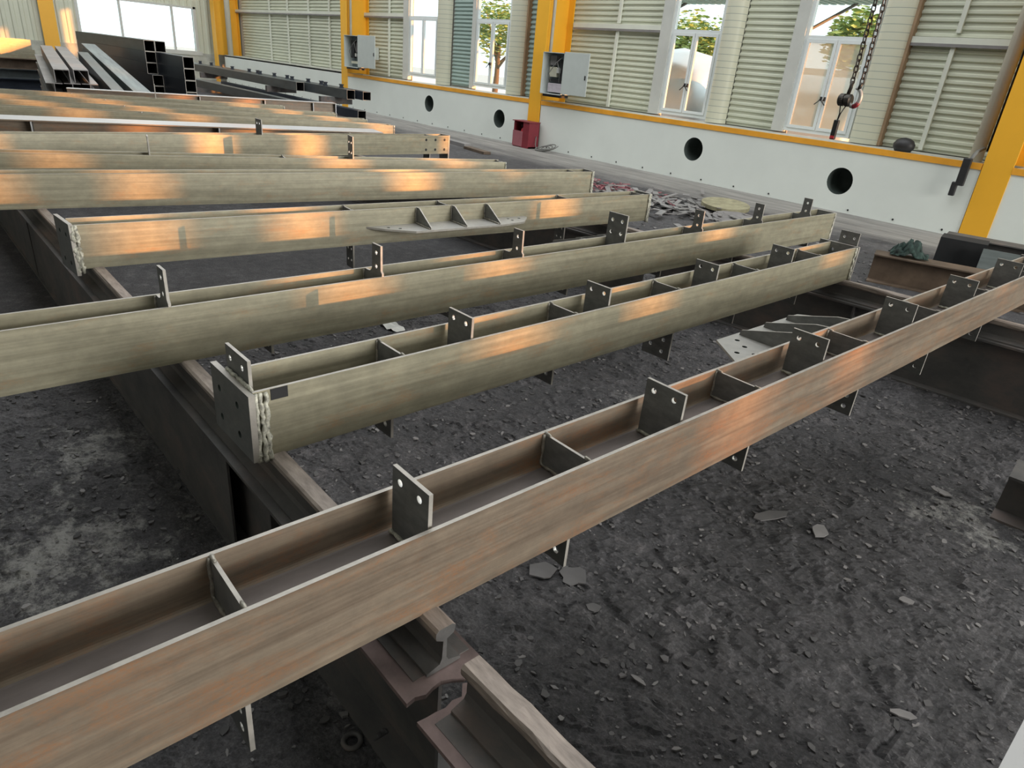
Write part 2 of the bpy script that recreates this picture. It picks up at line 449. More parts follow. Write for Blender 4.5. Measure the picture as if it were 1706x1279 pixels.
# --- beam 2
b2, L = lying_beam('steel_beam', 'steel H-beam with a crusty welded end plate, second from the camera', (-1.668, .606), (-1.728, 4.56), D=.18, mat='olive')
off = -.606
for y in (1.108, 1.93, 2.633, 3.351, 4.09): stiffener(b2, y + off, .18)
for y in (1.392, 2.127, 2.946, 3.719): lug(b2, y + off, -.15, -.018, .287, [(-.12, .258), (-.05, .258)])
lug(b2, .016, -.205, -.048, .288, [(-.175, .252), (-.09, .252)], z0=.19)
for y, zb in ((1.07, -.085), (1.835, -.08), (3.21, -.065), (3.91, -.07)):
    underlug(b2, y + off, zb, -.12, -.02, [(-.055, zb + .04)])
underlug(b2, 2.65 + off, -.155, -.175, -.015, [(-.13, -.10), (-.06, -.12), (-.13, -.045), (-.06, -.06)])
end_plate(b2, -.018, -.262, .014, .002, FH - .002, [(-.205, .15), (-.075, .15), (-.205, .055), (-.075, .055)])
end_plate(b2, L, -.245, .015, -.012, FH + .004, [(-.15, .17)])
lug(b2, L + .03, -.135, -.012, .30, [(-.105, .262), (-.04, .262)], z0=.15)
for k in range(3):
    weld(b2, [(.008 + .003 * k, .004 + .014 * k, -.004), (.006, .006 + .013 * k, FH - .004)], .0072, 'weldwhite', .004)
weld(b2, [(-.19, .004, FH), (-.01, .004, FH)], .006, 'weldwhite', .002)
weld(b2, [(.004, L - .006, 0), (.004, L - .006, FH)], .008, 'weldwhite', .004)
o = MB(); o.box(.0005, .002, .05, .10, FH - .035, FH - .001); o.build('paint_mark', M['black'], b2)

# --- beam 3
b3, L = lying_beam('steel_beam', 'long steel H-beam with tall bent upright tabs, third from the camera', (-2.448, -1.4), (-2.428, 5.76), D=.165, mat='olive')
off = 1.4
def tab3(y, D=.165, hgt=.345):
    o_ = []
    x0, x1 = -D + .010, -.004
    out = [(x0, WEB + .004), (x1, WEB + .004), (x1, FH + .012), (x1 - .010, FH + .022), (x1 - .012, hgt), (x1 - .082, hgt), (x1 - .082, FH + .03)]
    for i in range(5):
        a = math.radians(0 - 90 * i / 4)
        out.append((x1 - .082 - .028 + .028 * math.cos(a), FH + .03 - .0 + .028 * math.sin(a)))
    out += [(x0 + .01, FH + .002), (x0, FH - .004)]
    o1 = plate('connection_plate', out, [circ(x1 - .047, hgt - .035, .009), circ(x1 - .047, hgt - .095, .009)], .010, 'xz', y - .005, PM, b3)
    weld(o1, [(x0 + .002, y - .007, FH - .004), (x0 + .002, y - .007, WEB + .006)], .005)
for y in (-.2, .628, 1.487, 2.30, 3.868, 4.61, 5.332): tab3(y + off)
lug(b3, 3.10 + off, -.155, -.012, .365, [(-.122, .325), (-.048, .325), (-.122, .255), (-.048, .255)], rh=.011)
stiffener(b3, 3.10 + off + .012, .165, wel=False)
for y in (.99, 1.872, 2.672, 3.515, 4.337, 5.45): underlug(b3, y + off, -.045, -.13, -.02, [(-.05, -.015)])
end_plate(b3, L, -.17, .004, 0, FH, [])
weld(b3, [(.002, L - .004, 0), (.002, L - .004, FH)], .005, 'weldwhite')
bracket_far(b3, (2.75 + off, 3.62 + off), .165, [y + off for y in (2.95, 3.15, 3.35)])

# --- beam 4 with bracket toward the camera
b4, L = lying_beam('steel_beam', 'steel H-beam with white-edged end plate and a triple-gusset bracket, fourth from the camera', (-3.77, .58), (-3.515, 4.68), D=.165, mat='olive')
for y in (2.04, 2.72, 3.80): stiffener(b4, y - .58, .165)
stiffener(b4, L - .06, .165)
ep = end_plate(b4, -.012, -.235, .012, -.03, FH + .008, [(-.16, .16), (-.06, .16), (-.16, .02), (-.06, .02)]); ep.rotation_euler.z = .13
for k in range(2): weld(b4, [(.008, .004 + .016 * k, -.02), (.008, .004 + .014 * k, FH)], .009, 'weldwhite', .005)
end_plate(b4, L, -.18, .012, -.01, FH + .006, [])
for k in range(2): weld(b4, [(.006, L - .002 + .012 * k, -.01), (.006, L - .002 + .012 * k, FH + .004)], .009, 'weldwhite', .002)
underlug(b4, 2.04 - .58, -.15, -.105, -.012, [(-.08, -.03), (-.035, -.03), (-.08, -.10), (-.035, -.10)], rh=.008)
underlug(b4, 3.79 - .58, -.12, -.12, -.012, [(-.09, -.02), (-.04, -.02), (-.09, -.085), (-.04, -.085)], rh=.008)
y0 = -.58
bp = plate('bracket_plate', [(0.001, 2.12 + y0), (.085, 2.20 + y0), (.195, 2.36 + y0), (.195, 3.02 + y0), (.16, 3.24 + y0), (.04, 3.36 + y0), (.001, 3.36 + y0)],
           [circ(x, y + y0, .011) for x, y in ((.06, 2.24), (.10, 2.30), (.05, 3.18), (.10, 3.18), (.06, 3.27))], .012, 'xy', WEB - .012, PML, b4)
for y in (2.47, 2.74, 3.01):
    g = plate('gusset', [(.001, WEB), (.185, WEB), (.185, WEB + .012), (.035, FH - .002), (.001, FH - .002)], [], .008, 'xz', y + y0, PM, bp)
    weld(g, [(.004, y + y0 - .004, FH - .006), (.004, y + y0 - .004, WEB + .006), (.18, y + y0 - .004, WEB + .004)], .005)

# --- beam 5
def line_pt(p0, p1, y):
    t = (y - p0[1]) / (p1[1] - p0[1]); return (p0[0] + t * (p1[0] - p0[0]), y)
b5, L = lying_beam('steel_beam', 'wide plain steel H-beam with a bright welded far end, fifth from the camera', line_pt((-5.232, .5), (-4.572, 5.13), -.8), (-4.572, 5.13), D=.16, mat='olive')
stiffener(b5, L - .2, .16, wel=False)
end_plate(b5, L, -.165, .006, -.004, FH + .004, [])
for k in range(2): weld(b5, [(.006, L - .004 + .012 * k, -.005), (.006, L - .004 + .012 * k, FH)], .008, 'weldwhite', .003)
# --- beam 6
b6, L = lying_beam('steel_beam', 'steel H-beam with a small four-hole upright plate, sixth from the camera', line_pt((-6.12, .603), (-5.23, 4.574), -.9), (-5.23, 4.574), D=.17, mat='olive')
yy = lambda y: (y + .9) / math.cos(math.atan2(.89, 3.97))
plate('connection_plate', [(-.16, WEB), (-.012, WEB), (-.012, .40), (-.16, .40)], [circ(x, z, .011) for x in (-.125, -.055) for z in (.345, .26)], .010, 'xz', yy(3.08), PM, b6)
stiffener(b6, yy(2.52), .17)
plate('connection_plate', [(-.15, WEB), (-.03, WEB), (-.03, .35), (-.15, .35)], [circ(x, z, .010) for x in (-.115, -.07) for z in (.31, .24)], .010, 'xz', yy(1.52), PM, b6)
weld(b6, [(.002, L - .004, 0), (.002, L - .004, FH)], .008, 'weldwhite', .004)
stiffener(b6, L - .03, .17)
# --- beam 7
b7, L = lying_beam('steel_beam', 'steel H-beam with six dark bolt holes near its far end, seventh from the camera', (-7.10, -1.0), (-7.25, 5.35), D=.17, H=FH, mat='olive')
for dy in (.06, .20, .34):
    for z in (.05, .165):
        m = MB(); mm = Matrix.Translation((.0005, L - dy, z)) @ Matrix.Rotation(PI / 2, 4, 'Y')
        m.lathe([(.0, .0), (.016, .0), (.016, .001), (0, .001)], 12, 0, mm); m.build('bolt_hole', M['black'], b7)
stiffener(b7, L - .25, .17); end_plate(b7, L, -.175, .004, -.11, FH + .004, [])
plate('lower_connection_plate', [(-.15, -.11), (-.02, -.11), (-.02, WEB), (-.15, WEB)], [], .012, 'xz', L - .27, PM, b7)
plate('connection_plate', [(-.16, WEB), (-.02, WEB), (-.02, .36), (-.16, .36)], [circ(x, .32, .012) for x in (-.125, -.065)], .010, 'xz', 3.95, PM, b7)

# --- beam 8 upright wide flange
def upright_beam(label, near0, near1, W, H, z, side=-1, mats=None):
    a = Vector((near0[0], near0[1], z)); d = Vector((near1[0] - near0[0], near1[1] - near0[1], 0)); L = d.length
    root = empty('steel_beam', a, math.atan2(-d.x, d.y)); tag(root, label, 'steel beam')
    mb = MB(); mb.prism([(x - W / 2, zz) for x, zz in hpoly_up(W, H)], 0, L, 'y')
    o = mb.build('beam_section', mats or [M['brown'], M['lit_pale_top']], root)
    for p in o.data.polygons:
        if p.normal.z > .9 and p.center.z > H - .01: p.material_index = 1  # only the top face is paler, its lit look put into the colour
    return root, L
b8, L8 = upright_beam('upright steel H-beam with a broad pale top flange, beyond the beam with six bolt holes', line_pt((-8.32, .9), (-7.56, 4.6), -1.0), (-7.56, 4.6), .40, .20, .52)
for y in (2.15, 3.85, 5.3):
    plate('stiffener', [(-.19, .012), (-.012, .012), (-.012, .188), (-.19, .188)], [], .012, 'xz', y, [M['plate'], M['lit_pale_top'], M['bright']], b8)
# --- beams 9-12
far = [((-9.50, 1.03), (-8.29, 5.21), 'steel H-beam lying close behind the pale-topped beam, longest of the far row'),
       ((-10.21, 1.12), (-8.98, 5.20), 'steel H-beam in the far row, second behind the pale-topped beam'),
       ((-10.94, 1.21), (-9.74, 5.13), 'steel H-beam in the far row, third behind the pale-topped beam'),
       ((-11.68, 1.31), (-10.64, 4.73), 'steel H-beam in the far row with a small upright tab, last before the dark tube pile')]
for i, (p, q, lb) in enumerate(far):
    b, L = lying_beam('steel_beam', lb, line_pt(p, q, -1.2), q, D=.18, mat='olive')
    stiffener(b, L - .04, .18, wel=False); stiffener(b, L * .55, .18, wel=False)
    weld(b, [(.002, L - .003, 0), (.002, L - .003, FH)], .009, 'weldwhite', .003)
    if i == 3:
        plate('connection_plate', [(-.11, WEB), (-.03, WEB), (-.03, .40), (-.11, .40)], [circ(-.07, .36, .012), circ(-.07, .29, .012)], .010, 'xz', (3.05 + 1.2) * 1.045, PM, b)
b13, L13 = upright_beam('upright steel H-beam with a pale top flange and end plate, in front of the grey tube rack', (-12.45, 2.2), (-11.62, 6.1), .20, .20, .525)
for y in (1.2, 2.2, 3.0):
    plate('stiffener', [(-.095, .012), (-.008, .012), (-.008, .188), (-.095, .188)], [], .012, 'xz', y + .6, [M['plate'], M['lit_pale_top'], M['bright']], b13)
plate('end_plate', [(-.21, 0), (.004, 0), (.004, .2), (-.21, .2)], [], .012, 'xz', L13, [M['plate'], M['lit_pale_top'], M['bright']], b13)

# ------------------------------------------------------------------ rail-topped supports
def rail_poly():
    h = [(-.045, 0), (.045, 0), (.045, .008), (.012, .018), (.006, .030), (.006, .082), (.022, .092), (.025, .10), (.025, .112), (.019, .119),
         (-.019, .119), (-.025, .112), (-.025, .10), (-.022, .092), (-.006, .082), (-.006, .030), (-.012, .018), (-.045, .008)]
    return h
def rail(label, x0, x1, y0, y1, z=.40, holes=False, mat='rail'):
    d = Vector((x1 - x0, y1 - y0, 0)); L = d.length
    root = empty('steel_rail', (x0, y0, z), math.atan2(d.y, d.x)); tag(root, label, 'rail')
    n = 40; m = MB(); prof = rail_poly(); k = len(prof); vs = []
    for i in range(n + 1):
        for (a, b) in prof:
            j = .0018 if b > .08 else .0006
            vs.append((L * i / n, a + random.uniform(-j, j), b + random.uniform(-j, j)))
    fs = [(i * k + j, i * k + (j + 1) % k, (i + 1) * k + (j + 1) % k, (i + 1) * k + j) for i in range(n) for j in range(k)]
    fs += [tuple(range(k))[::-1], tuple(n * k + j for j in range(k))]
    m.add(vs, fs); o = m.build('rail_section', [M['support'], M[mat]], root)
    for p in o.data.polygons:
        if p.center.z > .086: p.material_index = 1
    if holes:
        for q in range(4):
            b = MB(); mm = Matrix.Translation((L - 1.9 + q * .085 * 3, -.0065, .055)) @ Matrix.Rotation(PI / 2, 4, 'X')
            b.lathe([(0, 0), (.010, 0), (.010, .004), (0, .004)], 10, 0, mm); b.build('bolt', M['bright'], root)
    return root
def support(label, x0, x1, y0, y1, H=.40, W=.15, cover=None, stiff=(), mat='support', web=None):
    d = Vector((x1 - x0, y1 - y0, 0)); L = d.length
    root = empty('support_beam', (x0, y0, 0), math.atan2(d.y, d.x)); tag(root, label, 'support beam')
    m = MB(); m.prism(hpoly_up(W, H, .012, .010), 0, L, 'x'); o = m.build('beam_section', M[mat], root)
    if cover:
        m = MB(); m.box(cover[0], cover[1], -W / 2 + .012, -W / 2 + .020, .012, H - .012); m.build('cover_plate', M[mat], root)
    for s in stiff:
        m = MB(); m.box(s, s + .01, -W / 2 + .006, -.005, .012, H - .012); m.build('stiffener', M[mat], root)
    return root
M['rust_plate'] = simple('dusty_pink_rust_plate', (.21, .155, .15), .7, 0, .4, 9, bmp=.5)
def torn_plate(parent, x0, x1, y0, y1, z, seed, torn_end):
    rnd = random.Random(seed); n = 9; pts = []
    a, b = (x0, x1) if torn_end > 0 else (x1, x0)
    for i in range(n + 1): pts.append((b + rnd.uniform(-.014, .014), y0 + (y1 - y0) * i / n))
    pts += [(a, y1), (a, y0)]
    if torn_end < 0: pts = pts[::-1]
    m = MB(); m.prism(pts, z, z + .012, 'z'); return m.build('cap_plate', M['rust_plate'], parent)
s1 = support('dusty dark H-beam standing on the ground under the near ends of the beams, long piece', -12.5, -.845, .667, .667, cover=(.3, 10.55), stiff=(1, 4, 7, 10.9))
torn_plate(s1, 11.1, 11.70, -.115, .085, .385, 4, 1)
rail('old steel rail on the long near support, under the beam ends', -12.5, -.835, .665, .665)
s2 = support('short dark support beam in the bottom foreground beyond the broken gap', -.735, 1.2, .655, .70, W=.17, stiff=(.4,))
torn_plate(s2, -.03, 1.6, -.11, .085, .3865, 5, -1)
rail('worn pale rail on the short support in the bottom foreground', -.735, 1.2, .655, .71)
support('dark H-beam standing on the ground under the far ends of the beams, left piece', -12.5, -3.15, 3.75, 4.29, stiff=(3, 6))
rail('steel rail under the far ends of the beams, left piece', -12.5, -3.15, 3.75, 4.29)
support('dark H-beam standing on the ground under the far ends of the nearest beams, right piece', -3.10, 1.4, 4.38, 4.84, stiff=(1.5, 3))
rail('steel rail with bright bolts in its web, under the far ends of the nearest beams', -3.10, 1.4, 4.38, 4.84, holes=True)

# ------------------------------------------------------------------ floor
def floor_height(x, y, fade):
    h = 0.0
    wx = x + .05 * noise.noise(Vector((x * 7, y * 7, 3))); wy = y + .05 * noise.noise(Vector((x * 7, y * 7, 8)))
    for sc_, thr, amp in ((9, .62, .0065), (22, .60, .0042), (45, .66, .0030)):
        d, pts = noise.voronoi(Vector((wx * sc_, wy * sc_, sc_ * .37)))
        q = pts[0]; hs = math.sin(q.x * 12.9898 + q.y * 78.233 + q.z * 37.7) * 43758.5453; hs -= math.floor(hs)
        if hs > thr and d[1] - d[0] > .10: h += amp * (.5 + (hs - thr) / (1 - thr)) + amp * .25 * (wx * sc_ - q.x)
    h += .006 * noise.fractal(Vector((x * 3, y * 3, 0)), .8, 2.1, 5)
    h += .0016 * noise.noise(Vector((x * 60, y * 60, 1)))
    return h * fade
def floor_mesh():
    m = MB()
    gx0, gx1, gy0, gy1, st = -3.9, .6, -.6, 5.6, .0115
    nx = int((gx1 - gx0) / st); ny = int((gy1 - gy0) / st)
    V = m.v
    for i in range(nx + 1):
        x = gx0 + (gx1 - gx0) * i / nx
        for j in range(ny + 1):
            y = gy0 + (gy1 - gy0) * j / ny
            f = min(1, min(i, nx - i, j, ny - j) / 18)
            V.append(Vector((x, y, floor_height(x, y, f) if f > 0 else 0)))
    k = ny + 1
    m.f = [(i * k + j, (i + 1) * k + j, (i + 1) * k + j + 1, i * k + j + 1) for i in range(nx) for j in range(ny)]
    m.mi = [0] * len(m.f)
    X0, X1_, Y0, Y1 = -31, 30, -10, 11.6
    for a in ((X0, gx0, Y0, Y1), (gx1, X1_, Y0, Y1), (gx0, gx1, Y0, gy0), (gx0, gx1, gy1, Y1)):
        m.add([(a[0], a[2], 0), (a[1], a[2], 0), (a[1], a[3], 0), (a[0], a[3], 0)], [(0, 1, 2, 3)])
    return m.build('floor', M['floor'])
struct(floor_mesh(), 'black slag-covered ground with a paler concrete lane along the wall')

M['flake_d'] = simple('dark_slag_flake', (.06, .058, .06), .7, 0, .4, 3)
M['flake_l'] = simple('pale_slag_flake', (.21, .20, .20), .7, 0, .2, 8)
def chips(name, n, xr, yr, rr, lbl, dens=None, mat='flake'):
    m = MB()
    for _ in range(n):
        x = random.uniform(*xr); y = random.uniform(*yr)
        r = rr[0] * (rr[1] / rr[0]) ** (random.random() ** 2.8)
        k = random.randint(4, 7); a0 = random.random() * 6.28
        st = random.uniform(.35, .9); rot = random.random() * 6.28
        tilt = Matrix.Translation((x, y, .0045 + r * .12)) @ Matrix.Rotation(rot, 4, 'Z') @ Matrix.Rotation(random.uniform(-.22, .22), 4, 'X') @ Matrix.Rotation(random.uniform(-.22, .22), 4, 'Y')
        h = min(.0032, r * .16) * random.uniform(.6, 1.4)
        pts = []
        for i in range(k):
            a = a0 + 2 * PI * (i + random.uniform(-.3, .3)) / k; q = r * random.uniform(.6, 1.1)
            pts.append((q * math.cos(a), q * math.sin(a) * st))
        m.prism(pts, -h, h, 'z', random.choice((0, 0, 0, 1, 1, 2)), tilt)
    return m.build(name, [M[mat], M['flake_d'], M['flake_l']])
def tagstuff(o, l, c): tag(o, l, c); o['kind'] = 'stuff'; return o
tagstuff(chips('slag_chips', 30000, (-3.6, .4), (-.4, 4.6), (.0016, .019), ''), 'small broken slag flakes scattered over the black ground', 'slag')
tagstuff(chips('slag_chips', 5000, (-9, -.4), (4.7, 8.6), (.005, .035), ''), 'coarser slag flakes scattered over the ground toward the wall', 'slag')

def flake(x, y, r, k, label, st=.7, mat='flake', seed=1, h=.005, name='slag_flake', cat='slag flake'):
    rnd = random.Random(seed); m = MB(); pts = []
    for i in range(k):
        a = 2 * PI * (i + rnd.uniform(-.25, .25)) / k; q = r * rnd.uniform(.65, 1.1)
        pts.append((q * math.cos(a), q * math.sin(a) * st))
    rot = rnd.random() * 6.28
    mm = Matrix.Rotation(rot, 4, 'Z') @ Matrix.Rotation(rnd.uniform(-.05, .05), 4, 'X')
    m.prism(pts, 0, h, 'z', 0, mm)
    o = m.build(name, M[mat]); o.location = (x, y, .009); tag(o, label, cat); return o
flake(-1.155, 1.475, .062, 11, 'large round grey slag flake on the ground below the front beam', .85, seed=3)
flake(-1.24, 1.405, .06, 9, 'dark slag flake half under the front beam, touching the large round flake', .8, seed=4)
flake(-.75, 2.49, .055, 9, 'pale jagged slag flake in the open ground on the right', .6, 'flake_l', seed=5)
flake(-.93, 2.42, .09, 8, 'long reddish-grey slag flake on the open ground below the front beam', .35, 'flake', seed=6)
flake(-.37, 2.36, .035, 8, 'small pale slag flake on the dark ground at the right', .6, 'flake_l', seed=7)
flake(-.19, 1.84, .04, 7, 'narrow bluish slag flake near the bottom right corner', .45, 'flake_l', seed=8)
flake(-.73, 1.31, .03, 9, 'small curved pale slag flake beyond the foreground rail', .35, 'flake_l', seed=9)
flake(-.56, 3.28, .06, 6, 'broad pale slag flake far right, near the dark low support', .5, 'flake_l', seed=10)
flake(-1.01, 1.42, .028, 7, 'palm-sized grey slag flake right of the large round one', .8, 'flake', seed=12)
m = MB(); m.tube([(.022 * math.cos(a * PI / 8), .022 * math.sin(a * PI / 8), .008) for a in range(16)], .007, 8, closed=True)
o = m.build('steel_washer', M['support'], smooth=True); o.location = (-1.06, .56, 0); tag(o, 'round steel ring lying on the dark ground at the bottom', 'washer')
# scrap paper
m = MB(); random.seed(3)
for i in range(6):
    for j in range(4): m.v.append(Vector((i * .035 + random.uniform(-.008, .008), j * .03 + random.uniform(-.008, .008), random.uniform(.004, .028))))
m.f = [(i * 4 + j, i * 4 + j + 1, (i + 1) * 4 + j + 1, (i + 1) * 4 + j) for i in range(5) for j in range(3)]; m.mi = [0] * 15
o = m.build('crumpled_paper', M['paper']); o.location = (-3.6, 2.16, 0); tag(o, 'crumpled white paper scrap on the ground between the beams', 'paper')
# loose twisted cable strips
def curve_thing(name, pts, r, mat, label, cat, n=7):
    P = [Vector(p) for p in pts]; out = []
    for i in range(len(P) - 1):
        p0 = P[max(i - 1, 0)]; p1 = P[i]; p2 = P[i + 1]; p3 = P[min(i + 2, len(P) - 1)]
        for k in range(8):
            t = k / 8
            out.append(.5 * ((2 * p1) + (p2 - p0) * t + (2 * p0 - 5 * p1 + 4 * p2 - p3) * t * t + (3 * p1 - p0 - 3 * p2 + p3) * t ** 3))
    out.append(P[-1]); m = MB(); m.tube(out, r, n); o = m.build(name, M[mat], smooth=True); tag(o, label, cat); return o
curve_thing('scrap_wire', [(-1.88, 1.0, .008), (-1.73, 1.02, .006), (-1.62, .97, .006), (-1.50, .93, .01), (-1.44, .86, .008)], .007, 'support', 'dark bent scrap wire on the ground right of the rail', 'wire')
curve_thing('scrap_rod', [(-1.95, .25, .012), (-1.85, .33, .01), (-1.73, .42, .01), (-1.63, .5, .012)], .006, 'support', 'thin dark rod lying on the ground left of the near support', 'rod')

# scrap pile by the lane
def scrapbits():
    rnd = random.Random(11)
    spec = [((-5.16, 8.62), 'yellowish round plate disc', .33, .05, 'disc', 20, 'round yellowish steel disc lying on top of the scrap heap near the wall', .07, 'steel_disc'),
            ((-4.72, 8.20), 'grey disc', .30, .05, 'flake_l', 18, 'round grey steel disc in front of the yellowish one in the scrap heap', .0, 'steel_disc')]
    for (x, y), _, r, h, mt, k, lb, z, nm in spec:
        m = MB(); m.lathe([(0, 0), (r, 0), (r, h), (0, h)], 28); o = m.build(nm, M[mt]); o.location = (x, y, z); o.rotation_euler = (.06, .05, 0); tag(o, lb, 'disc')
    m = MB()
    for _ in range(260):
        x = rnd.gauss(-5.7, .75); y = 8.0 + rnd.gauss(0, .45) ; L = rnd.uniform(.05, .32)
        mm = Matrix.Translation((x, y, rnd.uniform(.0, .07))) @ Matrix.Rotation(rnd.random() * 3.14, 4, 'Z') @ Matrix.Rotation(rnd.uniform(-.3, .3), 4, 'Y')
        m.box(-L / 2, L / 2, -rnd.uniform(.01, .07), .03, -.004, .006, 0, mm)
    tagstuff(m.build('scrap_offcuts', M['channel']), 'heap of thin grey steel offcuts on the ground before the concrete lane', 'scrap')
    m = MB()
    for _ in range(90):
        x = rnd.gauss(-6.9, .5); y = 8.25 + rnd.gauss(0, .25); L = rnd.uniform(.05, .25)
        mm = Matrix.Translation((x, y, rnd.uniform(.0, .06))) @ Matrix.Rotation(rnd.random() * 3.14, 4, 'Z')
        m.box(-L / 2, L / 2, -.012, .012, -.004, .008, 0, mm)
    tagstuff(m.build('scrap_strips', M['pink']), 'faded red scrap strips at the left end of the scrap heap', 'scrap')
scrapbits()
m = MB(); m.box(-.45, .45, -.09, .09, 0, .07); o = m.build('steel_block', M['channel'], bevel=.004); o.location = (-11.9, 9.0, 0); o.rotation_euler.z = -.1; tag(o, 'flat grey steel block on the concrete lane left of the red box', 'steel block')
m = MB(); m.box(-.4, .4, -.08, .08, 0, .05); o = m.build('steel_block', M['support_brown'], bevel=.004); o.location = (-10.9, 8.75, 0); o.rotation_euler.z = -.15; tag(o, 'flat brownish steel block on the ground before the red box', 'steel block')

# ------------------------------------------------------------------ things right of the bays
rt = support('short brown H-beam standing on the ground at the right, rag on its top flange', -2.47, .2, 7.0, 7.85, H=.27, W=.26, mat='support_brown')
def box_tube(name, label, p, rz, L, W, H, t=.008, mats=('tube', 'inside'), cat='steel tube', tilt=0, group=None):
    """hollow rectangular tube along local x from 0..L; p bottom near corner centre"""
    root = bpy.data.objects.new(name, None) if False else None
    m = MB(); w = W / 2
    o4 = [(-w, 0), (w, 0), (w, H), (-w, H)]; i4 = [(-w + t, t), (w - t, t), (w - t, H - t), (-w + t, H - t)]
    vs = [(0, a, b) for a, b in o4] + [(0, a, b) for a, b in i4] + [(L, a, b) for a, b in o4] + [(L, a, b) for a, b in i4]
    fs = []; inn = []
    for i in range(4):
        j = (i + 1) % 4
        fs += [(i, j, 8 + j, 8 + i)]; inn += [(4 + i, 12 + i, 12 + j, 4 + j)]
    rim = []
    for i in range(4):
        j = (i + 1) % 4
        rim += [(i, 4 + i, 4 + j, j), (8 + i, 8 + j, 12 + j, 12 + i)]
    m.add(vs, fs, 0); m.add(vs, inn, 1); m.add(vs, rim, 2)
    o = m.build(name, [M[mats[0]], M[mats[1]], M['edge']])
    o.location = p; o.rotation_euler = (0, -tilt, rz)
    if label: tag(o, label, cat, group)
    return o
box_tube('square_tube', 'short black open-ended box tube standing behind the brown beam at the right', (-2.28, 8.15, 0), .22, .42, .3, .38, mats=('inside', 'inside'))
m = MB(); m.box(0, 1.05, -.006, .006, 0, .36); o = m.build('steel_sheet', M['tube_dusty']); o.location = (-1.83, 7.95, 0.0); o.rotation_euler = (-.12, 0, .25); tag(o, 'pale grey steel sheet leaning behind the brown beam at the right', 'steel sheet')
support('long dark H-beam lying near the foot of the wall at the right edge', -2.45, 1.5, 8.9, 9.7, H=.30, W=.30)
def ragmesh():
    m = MB(); n = 22
    for i in range(n):
        for j in range(n):
            u, v = i / (n - 1) - .5, j / (n - 1) - .5
            p = Vector((u * .62, v * .34, 0)); q = noise.noise(Vector((u * 5, v * 5, 1.3))); q2 = noise.noise(Vector((u * 12, v * 11, 4)))
            rr = max(0, 1 - (u * u + v * v) * 3.2)
            p.z = .012 + rr * (.10 + .13 * q + .05 * q2); p.x += .06 * noise.noise(Vector((v * 7, u * 6, 9))); p.y += .05 * q2
            m.v.append(p)
    m.f = [(i * n + j, i * n + j + 1, (i + 1) * n + j + 1, (i + 1) * n + j) for i in range(n - 1) for j in range(n - 1)]; m.mi = [0] * len(m.f)
    o = m.build('crumpled_rag', M['rag'], smooth=True); o.location = (-2.22, 7.12, .272); o.rotation_euler.z = .4; o.scale = (.5, .62, 1.05)
    md = o.modifiers.new('s', 'SOLIDIFY'); md.thickness = .006; md.offset = 1
    tag(o, 'crumpled dark green cloth lying on the brown beam at the right', 'cloth')
ragmesh()
support('low dark H-beam block on the ground at the right edge of the picture', -.36, 1.2, 3.36, 3.5, H=.22, W=.22)
m = MB(); m.prism(hpoly_up(.26, .50, .012, .010, .13), -1.6, 1.66, 'y'); o = m.build('steel_beam', [M['plate'], M['lit_pale_top']]); o.location = (.035, 0, 0)
for p in o.data.polygons:
    if p.normal.z > .9 and p.center.z > .49: p.material_index = 1
tag(o, 'steel beam with a pale top flange at the bottom right corner', 'steel beam')

# ------------------------------------------------------------------ pile of dark square tubes
X1, X2 = -16.0, -14.4
rows = ['top', 'second from the top', 'third from the top', 'fourth from the top', 'fifth from the top', 'sixth from the top', 'lowest']
for i in range(7):
    z = 1.22 - .203 * i
    box_tube('square_tube', f'dark square tube in the left column of the tall pile, {rows[i]}', (X1 + (.3 if i > 2 else 0), 4.39, z), PI, 5.9, .195, .2, mats=('tube' if i == 0 else 'tube_dark', 'inside'), group='square tubes in the tall pile')
box_tube('square_tube', 'grey square steel tube beside the top one, on the second row of the tall pile', (X1, 4.59, 1.22), PI, 5.9, .195, .2, mats=('tube', 'inside'), group='square tubes in the tall pile')
for i in range(1, 7):
    z = 1.22 - .203 * i
    box_tube('square_tube', f'dark square tube in the right column of the pile, {rows[i]}', (X2, 4.59, z), PI, 6.6, .195, .2, mats=('tube_dark', 'inside'), group='square tubes in the tall pile')
# leaning scuffed tubes
def lean(label, a, b, W, mat, Hh=.2):
    a = Vector(a); b = Vector(b); d = b - a; L = d.length
    return box_tube('square_tube', label, a, math.atan2(d.y, d.x), L, W, Hh, mats=(mat, 'inside'), tilt=math.asin(d.z / L))
lean('scuffed grey-green square tube slanting up against the tall pile', (-13.2, 3.45, .42), (-18.6, 3.85, 1.0), .26, 'tube_dusty', .22)
lean('slate square tube slanting beside the scuffed one, left of the pile', (-13.4, 3.12, .42), (-17.5, 3.50, .86), .18, 'tube', .22)

# bundle of H sections and channels
u = Vector((-.99, .138, 0)); v = Vector((.138, .99, 0))
brz = math.atan2(u.y, u.x)
def bundle_item(lat, z, back, L, W, H, label, mat='channel', chan=False):
    p = Vector((-13.9, 2.55, 0)) + v * lat + u * back
    m = MB()
    if chan: poly = [(-W / 2, 0), (-W / 2 + .012, 0), (-W / 2 + .012, H - .012), (W / 2 - .012, H - .012), (W / 2 - .012, 0), (W / 2, 0), (W / 2, H), (-W / 2, H)]
    else: poly = hpoly_up(W, H, .012, .010)
    m.prism(poly, 0, L, 'x')
    nm = 'steel_channel' if chan else 'steel_beam'
    o = m.build(nm, M[mat]); o.location = (p.x, p.y, z); o.rotation_euler = (0, -.03, brz)
    tag(o, label, 'steel channel' if chan else 'steel beam', 'short sections in the grey bundle'); return o
nm = ['left', 'middle', 'right']
for r in range(4):
    for c in range(3):
        bundle_item(-.25 + c * .26, .0 + r * .175, .35 * ((r + 1) % 2) + .1 * c, 6.2, .235, .17, f'grey H-section in the low bundle left of the tubes, {["lowest", "second", "third", "upper"][r]} layer, {nm[c]}')
